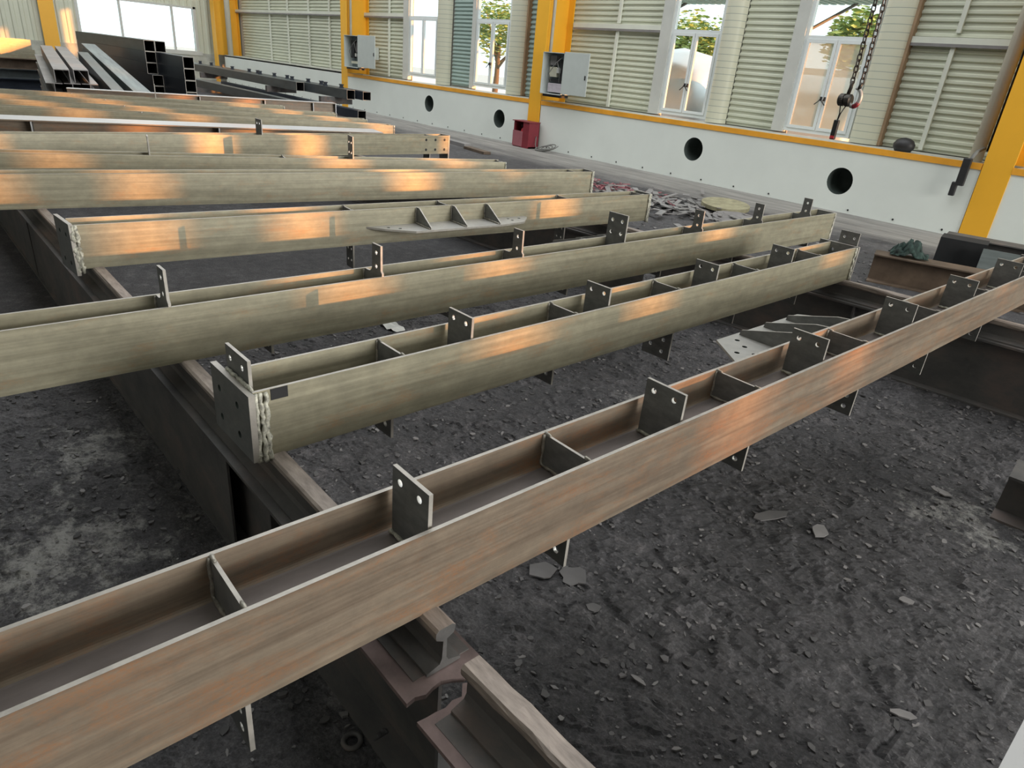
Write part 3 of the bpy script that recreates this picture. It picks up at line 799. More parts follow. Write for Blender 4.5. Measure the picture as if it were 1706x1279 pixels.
bundle_item(-.12, .71, -.1, 6.0, .22, .2, 'grey steel channel capping the low bundle, left one with a bright hole', chan=True)
bundle_item(.16, .71, .1, 6.0, .22, .2, 'grey steel channel capping the low bundle, right one', chan=True)

# stack of long beams at the far left
labs = [('bottom dark beam of the long stack at the far left edge', 'tube_dark', .0, .24), ('grey beam second from the bottom of the stack at the far left edge', 'tube', .24, .22),
        ('dark brown beam in the middle of the stack at the far left edge', 'support_brown', .46, .24), ('pale beam near the top of the stack at the far left edge', 'olive', .70, .21), ('sunlit top beam of the stack at the far left edge', 'olive', .91, .22)]
for lb, mt, z, h in labs:
    m = MB(); m.prism(hpoly_up(.3, h, .018, .012) if mt != 'olive' else hpoly_lying(.3, h), -2.6, 3.55 - z * .25, 'y')
    o = m.build('steel_beam', M[mt]); o.location = (-21.6, 0, z); o.rotation_euler.z = .12; tag(o, lb, 'steel beam')

# ------------------------------------------------------------------ rack of long grey tubes with H stubs
box_tube('square_tube', 'long grey rectangular tube on the rack, nearest with its dark open end', (-17.02, 8.0, .57), PI, 8.6, .2, .20, mats=('tube', 'inside'))
box_tube('square_tube', 'long slate tube on the rack, behind the nearest one', (-14.95, 8.24, .57), PI, 10.6, .2, .20, mats=('tube', 'inside'))
box_tube('square_tube', 'long dark tube on the rack, farthest and reaching farthest right', (-14.65, 8.48, .585), PI, 9.5, .2, .18, mats=('tube_dark', 'inside'))
box_tube('square_tube', 'long slate tube low under the rack, sloping away from the pale-topped beam', (-14.0, 7.2, .26), PI, 9.0, .2, .19, mats=('tube', 'inside'))
box_tube('square_tube', 'dark tube low under the rack, its end showing beside the white wall', (-13.95, 7.95, .24), PI, 8.0, .2, .18, mats=('tube_dark', 'inside'))
for k, x in enumerate((-23.5, -18.6, -15.6)):
    m = MB(); m.box(-.08, .08, -1.0, .75, 0, .235); o = m.build('timber_block', M['support']); o.location = (x, 7.9, 0)
    tag(o, f'dark bearer on the floor under the low tubes, {["left", "middle", "right"][k]}', 'bearer')
    m = MB(); m.box(-.06, .06, -.35, .45, 0, .15); o = m.build('packing_block', M['support']); o.location = (x, 8.15, .42)
    tag(o, f'dark packing piece between the upper and lower tubes of the rack, {["left", "middle", "right"][k]}', 'packing block')
sx = [-24.6, -23.9, -22.9, -21.9, -20.9, -20.3, -19.9, -19.2, -18.4, -17.9, -17.2, -16.5, -16.1, -15.5]
first = None
for i, x in enumerate(sx):
    if first is None:
        m = MB(); m.prism(hpoly_up(.09, .085, .02, .03), -.04, .04, 'y'); first = m.build('steel_stub', M['tube_dark']); o = first
    else:
        o = first.copy(); C.objects.link(o)
    o.location = (x, 8.3 if i % 3 else 8.2, .772)
    tag(o, 'tiny dark H-shaped steel stub standing on the long grey tubes', 'steel stub', 'H-shaped stubs on the grey tubes')
m = MB(); m.box(-.35, .35, -.3, .3, 0, .09); o = m.build('steel_block', M['tube_dusty']); o.location = (-13.2, 7.6, 0); tag(o, 'pale angled steel plate on the floor at the right end of the tube rack', 'steel block')

# ------------------------------------------------------------------ right wall
YP, YC = 10.75, 11.5
K = 11.5 / 11.2
def sx(x): return x * K
def sz(z): return 1.6 + (z - 1.6) * K
wr = struct(empty('wall_right', (0, YC, 0)), 'long wall of white lower panels and pale ribbed cladding')
def wpart(o): o.parent = wr; o.location = (0, -YC, 0); return o
def panel(x0, x1, zt, holes):
    o = plate('lower_panel', [(x0, .0), (x1, .0), (x1, zt), (x0, zt)], [circ(x, z, .195, 28) for x, z in holes], .06, 'xz', YP, [M['white_panel'], M['white_panel'], M['dark']]); wpart(o)
    for x, z in holes:
        m = MB(); mm = Matrix.Translation((x, YP + .05, z)) @ Matrix.Rotation(-PI / 2, 4, 'X')
        m.lathe([(.193, 0), (.193, .36), (0, .36)], 28, 0, mm); q = m.build('duct_recess', M['dark'], o, smooth=True)
    n = int((x1 - x0) / .62)
    for i in range(n):
        m = MB(); mm = Matrix.Translation((x0 + .3 + (x1 - x0 - .5) * i / max(1, n - 1), YP - .002, .055)) @ Matrix.Rotation(PI / 2, 4, 'X')
        m.lathe([(0, 0), (.014, 0), (.014, .006), (0, .008)], 8, 0, mm); m.build('screw', M['black'], o)
panel(-29.4, -20.02, .97, [])
panel(-19.68, -11.68, .90, [(-15.46, .52), (-12.65, .46)])
panel(-11.30, -2.84, .885, [(-7.30, .53), (-4.61, .44)])
panel(-2.49, 7.0, .885, [(-.2, .5)])
for x0, x1 in ((-19.68, -11.68), (-11.30, -2.84), (-2.49, 7)):
    m = MB(); m.box(x0, x1, YP - .015, YP + .02, .885, .965); wpart(m.build('orange_trim', M['orange']))
    m = MB(); m.box(x0, x1, YP + .02, YC, .87, .958); wpart(m.build('ledge', M['ledge']))
m = MB(); m.box(-29.4, -20.02, YP, YC, .93, .99); wpart(m.build('ledge', M['ledge']))
m = MB(); m.box(-31, 7, YC - .06, YC + .1, 0, .955); wpart(m.build('base_wall', M['ledge']))
# ribbed cladding
def cladding(x0, x1, z0, z1, mat='cladding', pitch=.094, y=YC, nm='cladding'):
    x0, x1, z0 = (sx(x0) if x0 > -29 else x0), (sx(x1) if x1 < 6.9 else x1), sz(z0); pitch *= K
    m = MB(); z = z0; prof = []
    while z < z1:
        prof += [(0, z), (0, z + pitch * .38), (-.028, z + pitch * .52), (-.028, z + pitch * .84)]
        z += pitch
    prof.append((0, z1))
    vs = [(x0, y + a, min(b, z1)) for a, b in prof] + [(x1, y + a, min(b, z1)) for a, b in prof]; k = len(prof)
    m.add(vs, [(i, i + 1, k + i + 1, k + i) for i in range(k - 1)])
    o = m.build(nm, M[mat]); wpart(o); return o
ZT = 4.3
cladding(-29.2, -20.2, .98, ZT)
cladding(-19.5, -17.28, .99, ZT)
cladding(-15.12, -14.30, 1.02, ZT, 'cladding_teal', .085)
cladding(-12.32, -11.3, .99, ZT, 'cladding_teal')
cladding(-11.3, -8.72, .99, ZT)
cladding(-7.03, -6.12, .99, ZT)
cladding(-4.33, 7.0, .99, ZT)
m = MB(); m.box(-31, 1.6, YC, YC + .1, ZT, 9); m.box(5.3, 7, YC, YC + .1, ZT, 9); m.box(1.6, 5.3, YC, YC + .1, 5.3, 9); wpart(m.build('upper_wall', M['plainwall']))
m = MB(); 
for a, b in ((-31, sx(-17.0)), (sx(-15.7), sx(-14.2)), (sx(-12.9), sx(-8.5)), (sx(-7.4), sx(-5.9)), (sx(-4.8), 7)): m.box(a, b, YC + .03, YC + .05, .9, ZT)
wpart(m.build('backing_sheet', M['plainwall']))
# plain stretch beyond the view with high windows
slots = [(8.1, 1.2, 2.6), (10.8, 1.2, 2.95), (16.6, 1.2, 3.6), (19.6, 1.2, 3.5), (25.2, 1.0, 4.1), (27.6, 1.0, 4.35)]
outer = [(7, 0), (30, 0), (30, 9), (7, 9)]
hol = [[(x - w / 2, z), (x + w / 2, z), (x + w / 2, z + 1.85), (x - w / 2, z + 1.85)] for x, w, z in slots]
wpart(plate('plain_wall_stretch', outer, hol, .1, 'xz', YC, [M['plainwall']] * 3))
for i, h in enumerate(hol):
    w = struct(empty(f'window_{6 + i}', ((h[0][0] + h[1][0]) / 2, YC, h[0][1])))
    m = MB(); m.box(-.6, .6, .04, .045, 0, 1.85); m.build('pane', M['glass'], w)
    m = MB()
    for a in (-.6, .58): m.box(a, a + .02, .02, .07, 0, 1.85)
    for a in (0, 1.81): m.box(-.6, .6, .02, .07, a, a + .04)
    m.build('window_frame', M['frame'], w)
# girts and studs
def wbox(name, x0, x1, y0, y1, z0, z1, mat): m = MB(); m.box(x0, x1, y0, y1, z0, z1); return wpart(m.build(name, M[mat]))
for x0, x1, z in [(sx(a), sx(b), sz(c)) for a, b, c in ((-28.9, -20.2, 2.53), (-19.5, -17.28, 2.52), (-10.95, -8.72, 2.42), (-4.33, -2.86, 2.38))]:
    wbox('girt', x0, x1, YC - .10, YC - .03, z - .02, z + .06, 'stud'); wbox('girt', x0, x1, YC - .10, YC - .095, z - .06, z - .02, 'channel')
for x in [sx(a) for a in (-25.9, -24.45, -22.9, -21.5, -18.05, -9.78, -3.78)]:
    wbox('stud', x - .03, x + .03, YC - .07, YC - .028, .99, 2.52 if x < -11 else 2.38, 'stud'); wbox('stud', x - .03, x + .03, YC - .07, YC - .028, 2.52, ZT, 'stud')
for x0, x1 in [(sx(a), sx(b)) for a, b in ((-17.28, -17.02), (-14.30, -14.17), (-8.72, -8.48), (-6.12, -5.92))]:
    wbox('flashing', x0, x1, YC - .10, YC + .02, .98, ZT, 'flash')
def pilaster(x0, x1, brown=False):
    x0, x1 = sx(x0), sx(x1)
    w = (x1 - x0); n = 10; pts = []
    for i in range(n + 1):
        a = PI * i / n; pts.append((x0 + w / 2 - w / 2 * math.cos(a), YC - .02 - .20 * math.sin(a) ** .6))
    m = MB(); vs = [(a, b, .97) for a, b in pts] + [(a, b, ZT) for a, b in pts]; k = len(pts)
    m.add(vs, [(i, i + 1, k + i + 1, k + i) for i in range(k - 1)]); wpart(m.build('pilaster', M['pilaster'], smooth=True))
    if brown: wbox('brown_edge_strip', x1 - .06, x1 + .03, YC - .12, YC - .0, .97, ZT, 'brownedge')
pilaster(-15.66, -15.18); pilaster(-12.88, -12.35, True); pilaster(-7.40, -7.04); pilaster(-4.80, -4.36, True)
# windows
def window(n, x0, x1, z0, zt, frost=False, handles=True):
    x0, x1, z0, zt = sx(x0), sx(x1), sz(z0), sz(zt)
    w = struct(empty(f'window_{n}', ((x0 + x1) / 2, YC - .04, z0)))
    W = x1 - x0; h = W / 2; H = ZT - z0; t = .055; tz = zt - z0
    m = MB(); m.box(-h, -h + t, -.03, .04, 0, H); m.box(h - t, h, -.03, .04, 0, H); m.box(-h + t, h - t, -.03, .04, 0, t); m.box(-h + t, h - t, -.03, .04, H - t, H); m.box(-h + t, h - t, -.03, .04, tz - t / 2, tz + t / 2)
    m.build('window_frame', M['frame'], w)
    for s in (-1, 1):
        m = MB(); a, b = (-h + t, -.008) if s < 0 else (.008, h - t); k = .045
        za, zb = t + .002, tz - t / 2 - .002; a += .002 * (s < 0); b -= .002 * (s > 0)
        m.box(a, a + k, -.045, .0, za, zb); m.box(b - k, b, -.045, .0, za, zb); m.box(a + k, b - k, -.045, 0, za, za + k); m.box(a + k, b - k, -.045, 0, zb - k, zb)
        sa = m.build('casement', M['frame'], w)
        m = MB(); m.box(a + k, b - k, -.02, -.016, t + k, tz - t / 2 - k); m.build('pane', M['glass_frost' if frost else 'glass'], sa)
        if handles:
            hx = s * .03; m = MB(); m.box(hx - .012, hx + .012, -.07, -.045, .50, .56); m.tube([(hx, -.075, .53), (hx - .02 + s * -.0, -.085, .49), (hx + s * .055 - .02, -.09, .44)], .009, 6)
            m.build('handle', M['black'], sa)
    m = MB(); m.box(-h + t, h - t, -.01, -.006, tz + t / 2, H - t); m.build('pane', M['glass'], w)
    return w
window(1, -17.02, -15.70, 1.10, 2.50, handles=False)
window(2, -14.17, -12.92, 1.06, 2.48)
window(3, -8.48, -7.42, 1.02, 2.40)
window(4, -5.92, -4.83, 1.02, 2.38, True)

# ------------------------------------------------------------------ yellow columns
def column(label, x0, x1, y0=YP - .012, y1=YC - .02, h=8.9):
    root = empty('steel_column', ((x0 + x1) / 2, y0, 0)); tag(root, label, 'column')
    w = (x1 - x0) / 2; d = y1 - y0
    m = MB(); m.box(-w, w, 0, .02, 0, h); m.build('flange', M['yellow'], root)
    m = MB(); m.box(-w, w, d - .02, d, .9, h); m.build('flange', M['yellow'], root)
    m = MB(); m.box(-.012 + 0, .012, .02, d - .02, .97, h); m.box(-.012, .012, .02, .05, 0, .97); m.build('web', M['yellow'], root)
    return root
column('yellow steel column in the far corner of the hall, beside the end window', -29.95, -29.55, YP - .2)
column('yellow steel column carrying the smaller open grey cabinet', -20.03, -19.68)
column('yellow steel column with the red extinguisher box at its foot', -11.68, -11.32)
column('yellow steel column at the right edge of the picture', -2.83, -2.49)
# web stands toward the viewer's side: deep boxed web panels seen in the photo
def pipe(name, label, pts, r, mat, cat='pipe', n=12):
    m = MB(); m.tube(pts, r, n); o = m.build(name, M[mat], smooth=True); tag(o, label, cat); return o
pipe('drain_pipe', 'thick cream drainpipe standing on the wall ledge left of the rightmost column', [(-3.02, 11.02, .96), (-3.02, 11.02, 8.9)], .085, 'pvc')
pipe('drain_pipe', 'cream drainpipe in the far corner beside the corner column', [(-29.15, 10.9, .99), (-29.15, 10.9, 8.9)], .10, 'pvc')
pipe('black_cable', 'thin black cable hanging behind the rightmost column', [(-2.9, 11.05, 8.9), (-2.92, 11.05, 1.1)], .018, 'black', 'cable')
pipe('red_pipe', 'thin dark red pipe running down the left side of the extinguisher column', [(-11.83, 10.9, 8.9), (-11.83, 10.9, 1.0), (-11.83, 10.86, .90), (-11.72, 10.80, .86)], .020, 'red')
pipe('conduit', 'pale conduit on the right side of the extinguisher column ending above the cabinet', [(-11.27, 10.84, 8.9), (-11.27, 10.84, 1.86)], .035, 'pvc')
pipe('conduit', 'pale conduit on the column of the smaller cabinet', [(-19.62, 10.84, 8.9), (-19.62, 10.84, 1.86)], .035, 'pvc')
pipe('conduit', 'short pale marker tube beside the thin red pipe', [(-11.73, 10.80, 1.75), (-11.73, 10.80, .92)], .014, 'pvc')

# ------------------------------------------------------------------ open electrical cabinets
def cabinet(label, x0, z0, W, H, y=10.55, D=.28, door=.75, big=True):
    root = empty('electrical_cabinet', (x0, y, z0)); tag(root, label, 'electrical cabinet')
    t = .012
    m = MB(); m.box(0, W, D - t, D, 0, H); m.box(0, t, 0, D, 0, H); m.box(W - t, W, 0, D, 0, H); m.box(0, W, 0, D, 0, t); m.box(0, W, 0, D, H - t, H)
    m.build('cabinet_body', M['cab'], root)
    m = MB(); m.box(t, W - t, D - t - .012, D - t - .002, t, H - t); m.build('mounting_plate', M['cabin'], root)
    m = MB(); m.box(W, W + door, .0, .018, .03, H + .02); d = m.build('cabinet_door', M['cab'], root, bevel=.004)
    m = MB(); m.box(W + door - .07, W + door - .045, -.012, 0, H * .42, H * .52); m.build('lock', M['black'], d)
    comps = [('breaker', .12, .40, .70, .93, .10, 'flake_l'), ('contactor', .10, .45, .42, .66, .09, 'cream'), ('breaker', .55, .85, .38, .85, .07, 'black'),
             ('terminal_block', .08, .88, .30, .37, .06, 'black'), ('fuse_cover', .12, .80, .05, .27, .11, 'lilac'), ('breaker', .48, .60, .52, .64, .12, 'bright')]
    if not big: comps = [('breaker', .12, .35, .30, .85, .08, 'black'), ('terminal_block', .1, .75, .12, .2, .07, 'cream'), ('breaker', .45, .6, .35, .45, .1, 'bright'), ('contactor', .42, .8, .5, .8, .05, 'flake_l')]
    for nme, a, b, c, e, dd, mt in comps:
        m = MB(); m.box(a * W, b * W, D - .03 - dd, D - .024, c * H, e * H); m.build(nme, M[mt], root, bevel=.006)
    m = MB(); m.tube([(W * .3, .1, H * .3), (W * .25, .06, H * .5), (W * .5, .05, H * .72), (W * .8, .07, H * .9)], .008, 6); m.tube([(W * .7, .1, H * .3), (W * .75, .06, H * .5), (W * .6, .06, H * .8)], .008, 6); m.build('wiring', M['cable'], root, smooth=True)
    m = MB(); m.box(.04, W * .9, .05, D, -.05, 0); m.build('cable_gland', M['black'], root)
    m = MB(); m.box(W * .4, W * .5, D, y and (YC - .04 - y), H * .3, H * .7); m.build('mounting_arm', M['cab'], root)
    return root
cabinet('large open grey electrical cabinet with its door swung out, above the red extinguisher box', -11.17, 1.12, .62, .78, door=.68)
cabinet('smaller open grey electrical cabinet with its door swung out, on the far column', -19.50, 1.14, .78, .82, door=.92, big=False)

# ------------------------------------------------------------------ red extinguisher box with extinguisher
eb = empty('extinguisher_box', (-11.72, 10.40, 0)); tag(eb, 'dull red open extinguisher box at the foot of the yellow column', 'extinguisher box')
m = MB(); W, D, H, t = .50, .30, .52, .012
m.box(0, t, 0, D, 0, H); m.box(W - t, W, 0, D, 0, H); m.box(0, W, D - t, D, 0, H); m.box(0, W, 0, D, 0, .03); m.build('box_body', M['red'], eb)
m = MB(); m.box(-.03, W + .02, -.03, D, H, H + .015); m.build('lid', M['red'], eb)
m = MB(); m.box(0, W * .62, -.02, -.008, .02, .33); m.build('half_door', M['pink'], eb)
m = MB(); m.box(W * .62, W, -.012, 0, .0, H); m.build('front_panel', M['red'], eb)
fe = empty('fire_extinguisher', (-11.53, 10.52, .03)); tag(fe, 'bright red fire extinguisher standing inside the dull red box', 'fire extinguisher')
m = MB(); m.lathe([(0, 0), (.055, 0), (.06, .02), (.06, .30), (.045, .345), (.02, .365), (.018, .38), (0, .38)], 20); m.build('cylinder', M['redb'], fe, smooth=True)
m = MB(); m.box(-.015, .015, -.06, .03, .38, .40); m.box(-.012, .012, -.07, .0, .41, .425); m.build('valve_handle', M['black'], fe)
m = MB(); m.tube([(.02, -.02, .385), (.06, -.05, .36), (.065, -.05, .22), (.06, -.045, .12)], .008, 6); m.build('hose', M['black'], fe, smooth=True)
pts = []
for k in range(46):
    a = k * .42; pts.append((-10.85 + .22 * math.cos(a) + .004 * k, 10.45 + .10 * math.sin(a) + .002 * k, .012 + .085 * (1 + math.sin(a + .6)) * (.5 + .012 * k)))
pts = [(-11.2, 10.6, .25), (-11.12, 10.52, .1), (-11.0, 10.45, .014)] + pts
m = MB(); m.tube(pts, .010, 6); o = m.build('cable_coil', M['cable'], smooth=True); tag(o, 'loose coil of grey cable on the floor beside the red box', 'cable')

# ------------------------------------------------------------------ chain hoist
ch = empty('chain_hoist', (-3.11, 7.0, 1.57)); tag(ch, 'black double chain hoist with hook block hanging in front of the wall', 'chain hoist')
def chain(x, y, z0, z1, sl):
    m = MB(); z = z0; k = 0; p = .050
    while z < z1:
        pts = []
        for i in range(10):
            a = 2 * PI * i / 10; s_, c = math.sin(a), math.cos(a)
            lx = .0155 * c; lz = .019 * s_ + (.013 if s_ > 0 else -.013)
            q = x + sl * min(1, (z - z0) / .9)
            pts.append((q + (lx if k % 2 == 0 else lx * .35), y + (lx * .35 if k % 2 == 0 else lx), z + lz))
        m.tube(pts, .0062, 6, closed=True); z += p; k += 1
    return m.build('chain', M['chain'], ch, smooth=True)
chain(-.035, 0, .17, 7.3, .012); chain(.055, 0, .17, 7.3, -.004)
m = MB(); mm = Matrix.Translation((-.055, 0, .0)) @ Matrix.Rotation(PI / 2, 4, 'Y')
m.lathe([(0, -.06), (.045, -.06), (.056, -.05), (.056, -.012), (.046, -.006), (.046, .006), (.056, .012), (.056, .05), (.045, .06), (0, .06)], 20, 0, mm); m.build('hook_block', M['chain'], ch, smooth=False)
m = MB(); m.tube([(-.045, 0, .04), (-.035, 0, .11), (-.035, 0, .17)], .017, 10); m.tube([(.045, 0, .10), (.055, 0, .16)], .017, 10); m.build('chain_clamp', M['chain'], ch, smooth=True)
hp = [(.02, 0, .11)] + [(.03 + .052 * math.sin(a), 0, .028 + .078 * math.cos(a)) for a in [math.radians(x) for x in range(0, 280, 20)]]
rr = [.012] + [.013 + .007 * math.sin(PI * i / 14) for i in range(14)]; rr[-1] = .007
m = MB(); m.tube(hp, rr, 10); m.build('hook', M['plate_light'], ch, smooth=True)
m = MB(); m.tube([hp[i] for i in range(7, 11)], [r + .0018 for r in rr[7:11]], 10); m.build('hook_paint', M['red'], ch, smooth=True)
m = MB(); m.tube([(-.09, 0, -.04), (-.075, 0, -.12), (-.08, 0, -.20)], .005, 6); m.tube([(-.03, 0, -.04), (-.065, 0, -.12), (-.08, 0, -.20)], .005, 6); m.build('wire_rope', M['black'], ch, smooth=True)
m = MB(); m.box(-.105, -.055, -.018, .018, -.36, -.18); m.build('pendant_control', M['black'], ch, bevel=.008)
m = MB(); m.box(-.10, -.06, -.021, -.016, -.35, -.325); m.build('button', M['redb'], ch)

# black things near the ledge
m = MB(); m.lathe([(0, 0), (.10, .0), (.135, .05), (.14, .10), (.11, .15), (.06, .18), (0, .19)], 20); o = m.build('black_helmet', M['black'], smooth=True); o.location = (-3.95, 10.98, .958); o.scale = (1.05, .8, 1)
tag(o, 'rounded black helmet-like dome sitting on the wall ledge', 'helmet')
cl = empty('torch_holder', (-2.98, 10.66, .68)); tag(cl, 'black hand tool hung on the trim left of the rightmost column', 'tool')
m = MB(); m.box(-.07, .03, -.03, .03, -.02, .33); m.box(-.11, -.04, -.028, .028, -.16, .02); m.build('tool_body', M['black'], cl, bevel=.01)
m = MB(); m.tube([(0, 0, .30), (.02, .05, .38), (.02, .12, .42), (.04, .3, .46)], .022, 8); m.build('tool_hose', M['cable'], cl, smooth=True)
m = MB(); m.tube([(-.02, .03, .28), (-.02, .09, .30)], .014, 6); m.build('hanger', M['bright'], cl)

# ------------------------------------------------------------------ end wall (left) with a wide window
XL = -30.6
wl = struct(empty('wall_left', (XL, 0, 0)), 'far end wall with vertical ribbed cladding')
def lpart(o): o.parent = wl; o.location = (-XL, 0, 0); return o
def vclad(y0, y1, z0, z1):
    m = MB(); prof = []; y = y0
    while y < y1:
        prof += [(0, y), (0, y + .12), (.03, y + .15), (.03, y + .24)]; y += .27
    prof.append((0, y1)); k = len(prof)
    m.add([(XL + a, min(b, y1), z0) for a, b in prof] + [(XL + a, min(b, y1), z1) for a, b in prof], [(i, i + 1, k + i + 1, k + i) for i in range(k - 1)])
    lpart(m.build('cladding', M['cladding']))
vclad(-10, 6.15, .95, 8.9); vclad(10.15, 11.4, .95, 8.9); vclad(6.15, 10.15, 2.55, 8.9)
m = MB(); m.box(XL - .05, XL + .05, -10, 11.5, 0, .95); lpart(m.build('base_wall', M['ledge']))
m = MB(); m.box(XL - .12, XL - .1, -10, 6.2, .9, 9); m.box(XL - .12, XL - .1, 10.1, 11.5, .9, 9); m.box(XL - .12, XL - .1, 6.1, 10.2, 2.6, 9); lpart(m.build('backing_sheet', M['plainwall']))
w5 = struct(empty('window_5', (XL, 8.15, .95)))
m = MB(); hh = 1.6
m.box(-.05, .06, -2.05, -1.95, 0, hh); m.box(-.05, .06, 1.95, 2.05, 0, hh); m.box(-.05, .08, -2.1, 2.15, -.08, .06); m.box(-.05, .06, -2.05, 2.05, hh - .07, hh)
for y in (-.62, 1.18): m.box(-.04, .05, y - .035, y + .035, 0, hh)
m.build('window_frame', M['flash'], w5)
m = MB(); m.box(-.01, -.006, -1.95, 1.95, .05, hh - .06); m.build('pane', M['glass'], w5)
column('yellow steel post against the far end wall, left of the wide window', -30.45, -29.99).location = (-30.35, 5.2, 0)
p_ = [o for o in C.objects if o.name.startswith('steel_column')][-1]; p_.rotation_euler.z = PI / 2

# ------------------------------------------------------------------ remaining shell: near wall, far right wall, roof
m = MB(); m.box(-31, 30, -10.1, -10, 0, 9); struct(m.build('wall_front', M['plainwall']))
m = MB(); m.box(30, 30.1, -10, 11.6, 0, 9); struct(m.build('wall_end', M['plainwall']))
m = MB(); m.box(-31, 30.1, -10.1, 11.6, 8.95, 9.05); struct(m.build('ceiling', M['roof']))

# ------------------------------------------------------------------ outdoors behind the windows
m = MB(); m.add([(-31, 11.6, -.15), (60, 11.6, -.15), (60, 70, -.15), (-31, 70, -.15)], [(0, 1, 2, 3)]); struct(m.build('floor_outside', M['outground']))
m = MB(); m.add([(-110, -20, -.15), (-31.0, -20, -.15), (-31.0, 70, -.15), (-110, 70, -.15)], [(0, 1, 2, 3)]); struct(m.build('floor_yard', M['outground']))
m = MB(); m.box(-16, 2, 19, 19.2, -.15, 2.2); o = m.build('boundary_wall', M['outwall']); tag(o, 'pale boundary wall seen through the right windows', 'wall')
m = MB(); mm = Matrix.Translation((-11.4, 15.6, -.15)); m.lathe([(0, 0), (1.1, 0), (1.1, 2.0), (.8, 2.35), (0, 2.5)], 28, 0, mm); o = m.build('storage_tank', M['tank'], smooth=True); tag(o, 'silver storage tank outside the third window from the left', 'tank')
m = MB(); mm = Matrix.Translation((-7.6, 15.2, .9)) @ Matrix.Rotation(PI / 2, 4, 'Y'); m.lathe([(0, -1.3), (.8, -1.3), (1.05, -1.1), (1.05, 1.1), (.8, 1.3), (0, 1.3)], 28, 0, mm); o = m.build('storage_tank', M['tank'], smooth=True); tag(o, 'silver horizontal tank outside the rightmost window', 'tank')
m = MB()
k = 60
for i in range(k):
    x = -11 + i * .16; m.box(x, x + .09, 12.2, 14.2, 3.15, 3.20, 0, None)
m.box(-11, -1.4, 12.2, 14.2, 3.19, 3.22)
o = m.build('awning', M['awning']); tag(o, 'teal corrugated awning outside above the right windows', 'awning')
for nmx, x in (('left', -10.4), ('right', -6.6)):
    pipe('awning_brace', f'dark slanting brace under the teal awning, {nmx}', [(x, 14.0, 3.15), (x - .9, 12.0, 1.9)], .03, 'cable', 'brace', 8)
def tree(x, y, h, r, label, seed):
    rnd = random.Random(seed); root = empty('tree', (x, y, -.15)); tag(root, label, 'tree', 'trees outside the windows')
    m = MB(); m.tube([(0, 0, 0), (.1, 0, h * .35), (.0, .1, h * .7), (.15, 0, h)], [.14, .11, .08, .03], 8)
    for a in range(5):
        an = a * 1.3; m.tube([(0, 0, h * .4 + a * .2), (math.cos(an) * r * .5, math.sin(an) * r * .5, h * .6 + a * .2), (math.cos(an) * r * .8, math.sin(an) * r * .8, h * .8 + a * .15)], [.05, .035, .015], 6)
    m.build('trunk', M['trunk'], root, smooth=True)
    m = MB()
    for _ in range(2600):
        th, ph = rnd.random() * 6.28, math.acos(rnd.uniform(-1, 1)); q = r * rnd.uniform(.35, 1) * (1 + .25 * math.sin(3 * th))
        c = Vector((q * math.sin(ph) * math.cos(th), q * math.sin(ph) * math.sin(th), h * .85 + q * .75 * math.cos(ph)))
        mm = Matrix.Translation(c) @ Matrix.Rotation(rnd.random() * 6.28, 4, 'Z') @ Matrix.Rotation(rnd.uniform(-1.2, 1.2), 4, 'X')
        s = rnd.uniform(.08, .15); m.add([(-s, 0, 0), (0, -s * .4, 0), (s, 0, .01), (0, s * .4, 0)], [(0, 1, 2, 3)], 0, mm)
    m.build('foliage', M['leaf'], root)
tree(-14.7, 20.8, 3.3, 1.3, 'leafy green tree outside, behind the third window from the left', 1)
tree(-24.0, 20.0, 3.6, 1.6, 'pale leafy tree outside, behind the second window from the left', 2)
tree(-9.4, 20.8, 3.7, 1.1, 'leafy green tree outside, behind the rightmost window', 3)

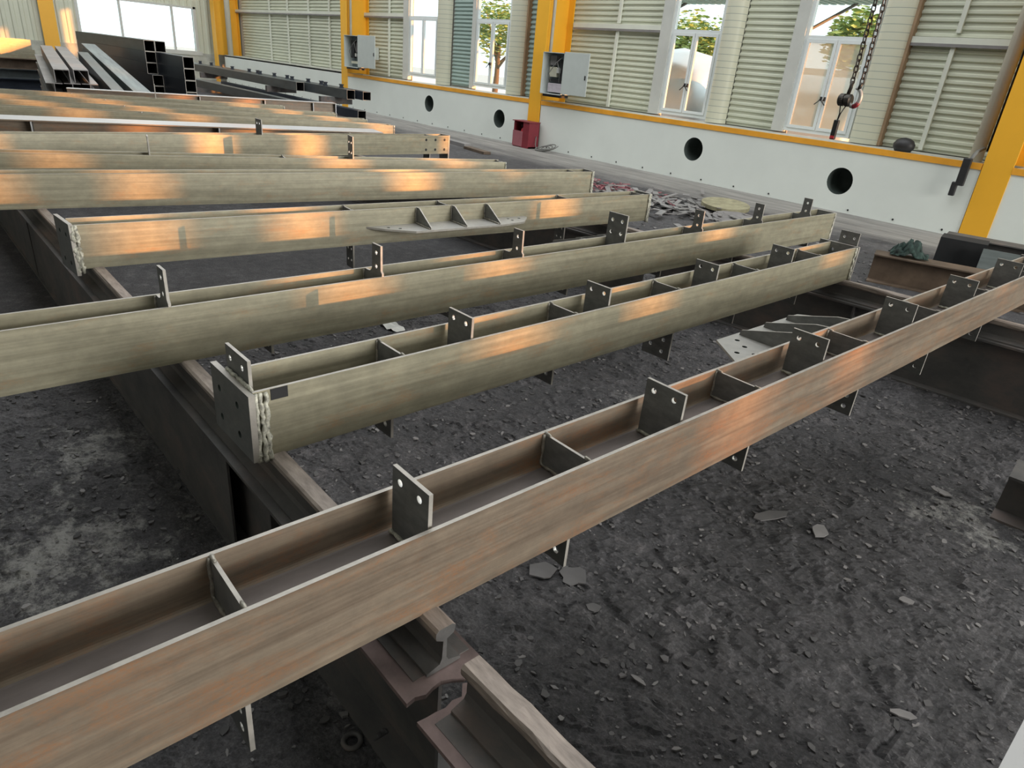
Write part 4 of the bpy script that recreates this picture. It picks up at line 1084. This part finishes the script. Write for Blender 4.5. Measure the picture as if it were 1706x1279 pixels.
# ------------------------------------------------------------------ light
w = bpy.data.worlds.new('sky'); sc.world = w; w.use_nodes = True
bg = w.node_tree.nodes['Background']; bg.inputs[0].default_value = (.86, .95, 1.0, 1); bg.inputs[1].default_value = 1.9
sun = bpy.data.lights.new('low_sun', 'SUN'); sun.energy = 9.5; sun.color = (1, .37, .09); sun.angle = math.radians(.6)
so = bpy.data.objects.new('low_sun', sun); C.objects.link(so)
d = Vector((-1, -.34, -.135)); so.rotation_euler = d.to_track_quat('-Z', 'Y').to_euler()
def area(name, loc, rot, sx, sy, power, col=(1, 1, 1)):
    l = bpy.data.lights.new(name, 'AREA'); l.shape = 'RECTANGLE'; l.size = sx; l.size_y = sy; l.energy = power; l.color = col
    o = bpy.data.objects.new(name, l); C.objects.link(o); o.location = loc; o.rotation_euler = rot; return o
area('roof_fill_far', (-15, 6.0, 8.85), (0, 0, 0), 30, 8, 1900, (.96, .99, 1))  # unseen area lamp added under the closed roof to fill the hall
area('roof_fill_near', (-4, -5, 8.85), (0, 0, 0), 12, 5, 80, (.95, 1, .98))  # weak unseen fill lamp added under the roof, which has no skylight
area('side_fill_right', (15, 6.5, 4.0), (0, math.radians(-84), PI + .12), 5, 8, 2800, (1, .98, .93))  # unseen lamp added inside the hall to brighten the beam flanges, no opening there

# ------------------------------------------------------------------ camera
R = [(0.65421319, 0.75142876, 0.08579), (0.37374739, -0.22259331, -0.90042496), (-0.65750893, 0.62113367, -0.42646801)]
cd = bpy.data.cameras.new('camera'); cam = bpy.data.objects.new('camera', cd); C.objects.link(cam)
r_, dn, fw = [Vector(x).normalized() for x in R]
mat = Matrix(((r_.x, -dn.x, -fw.x, 0), (r_.y, -dn.y, -fw.y, 0), (r_.z, -dn.z, -fw.z, 1.6), (0, 0, 0, 1)))
cam.matrix_world = mat
cd.sensor_width = 36; cd.lens = 1122.38 / 1706 * 36; cd.clip_start = .02; cd.clip_end = 300
sc.camera = cam
sc.view_settings.view_transform = 'Standard'; sc.view_settings.look = 'None'; sc.view_settings.gamma = 1
sc.view_settings.exposure = 0.0; sc.view_settings.use_curve_mapping = False

for o in C.objects:
    if 'label' in o and len(o['label'].replace('-', ' ').split()) > 16: print('LONG', o.name, o['label'])
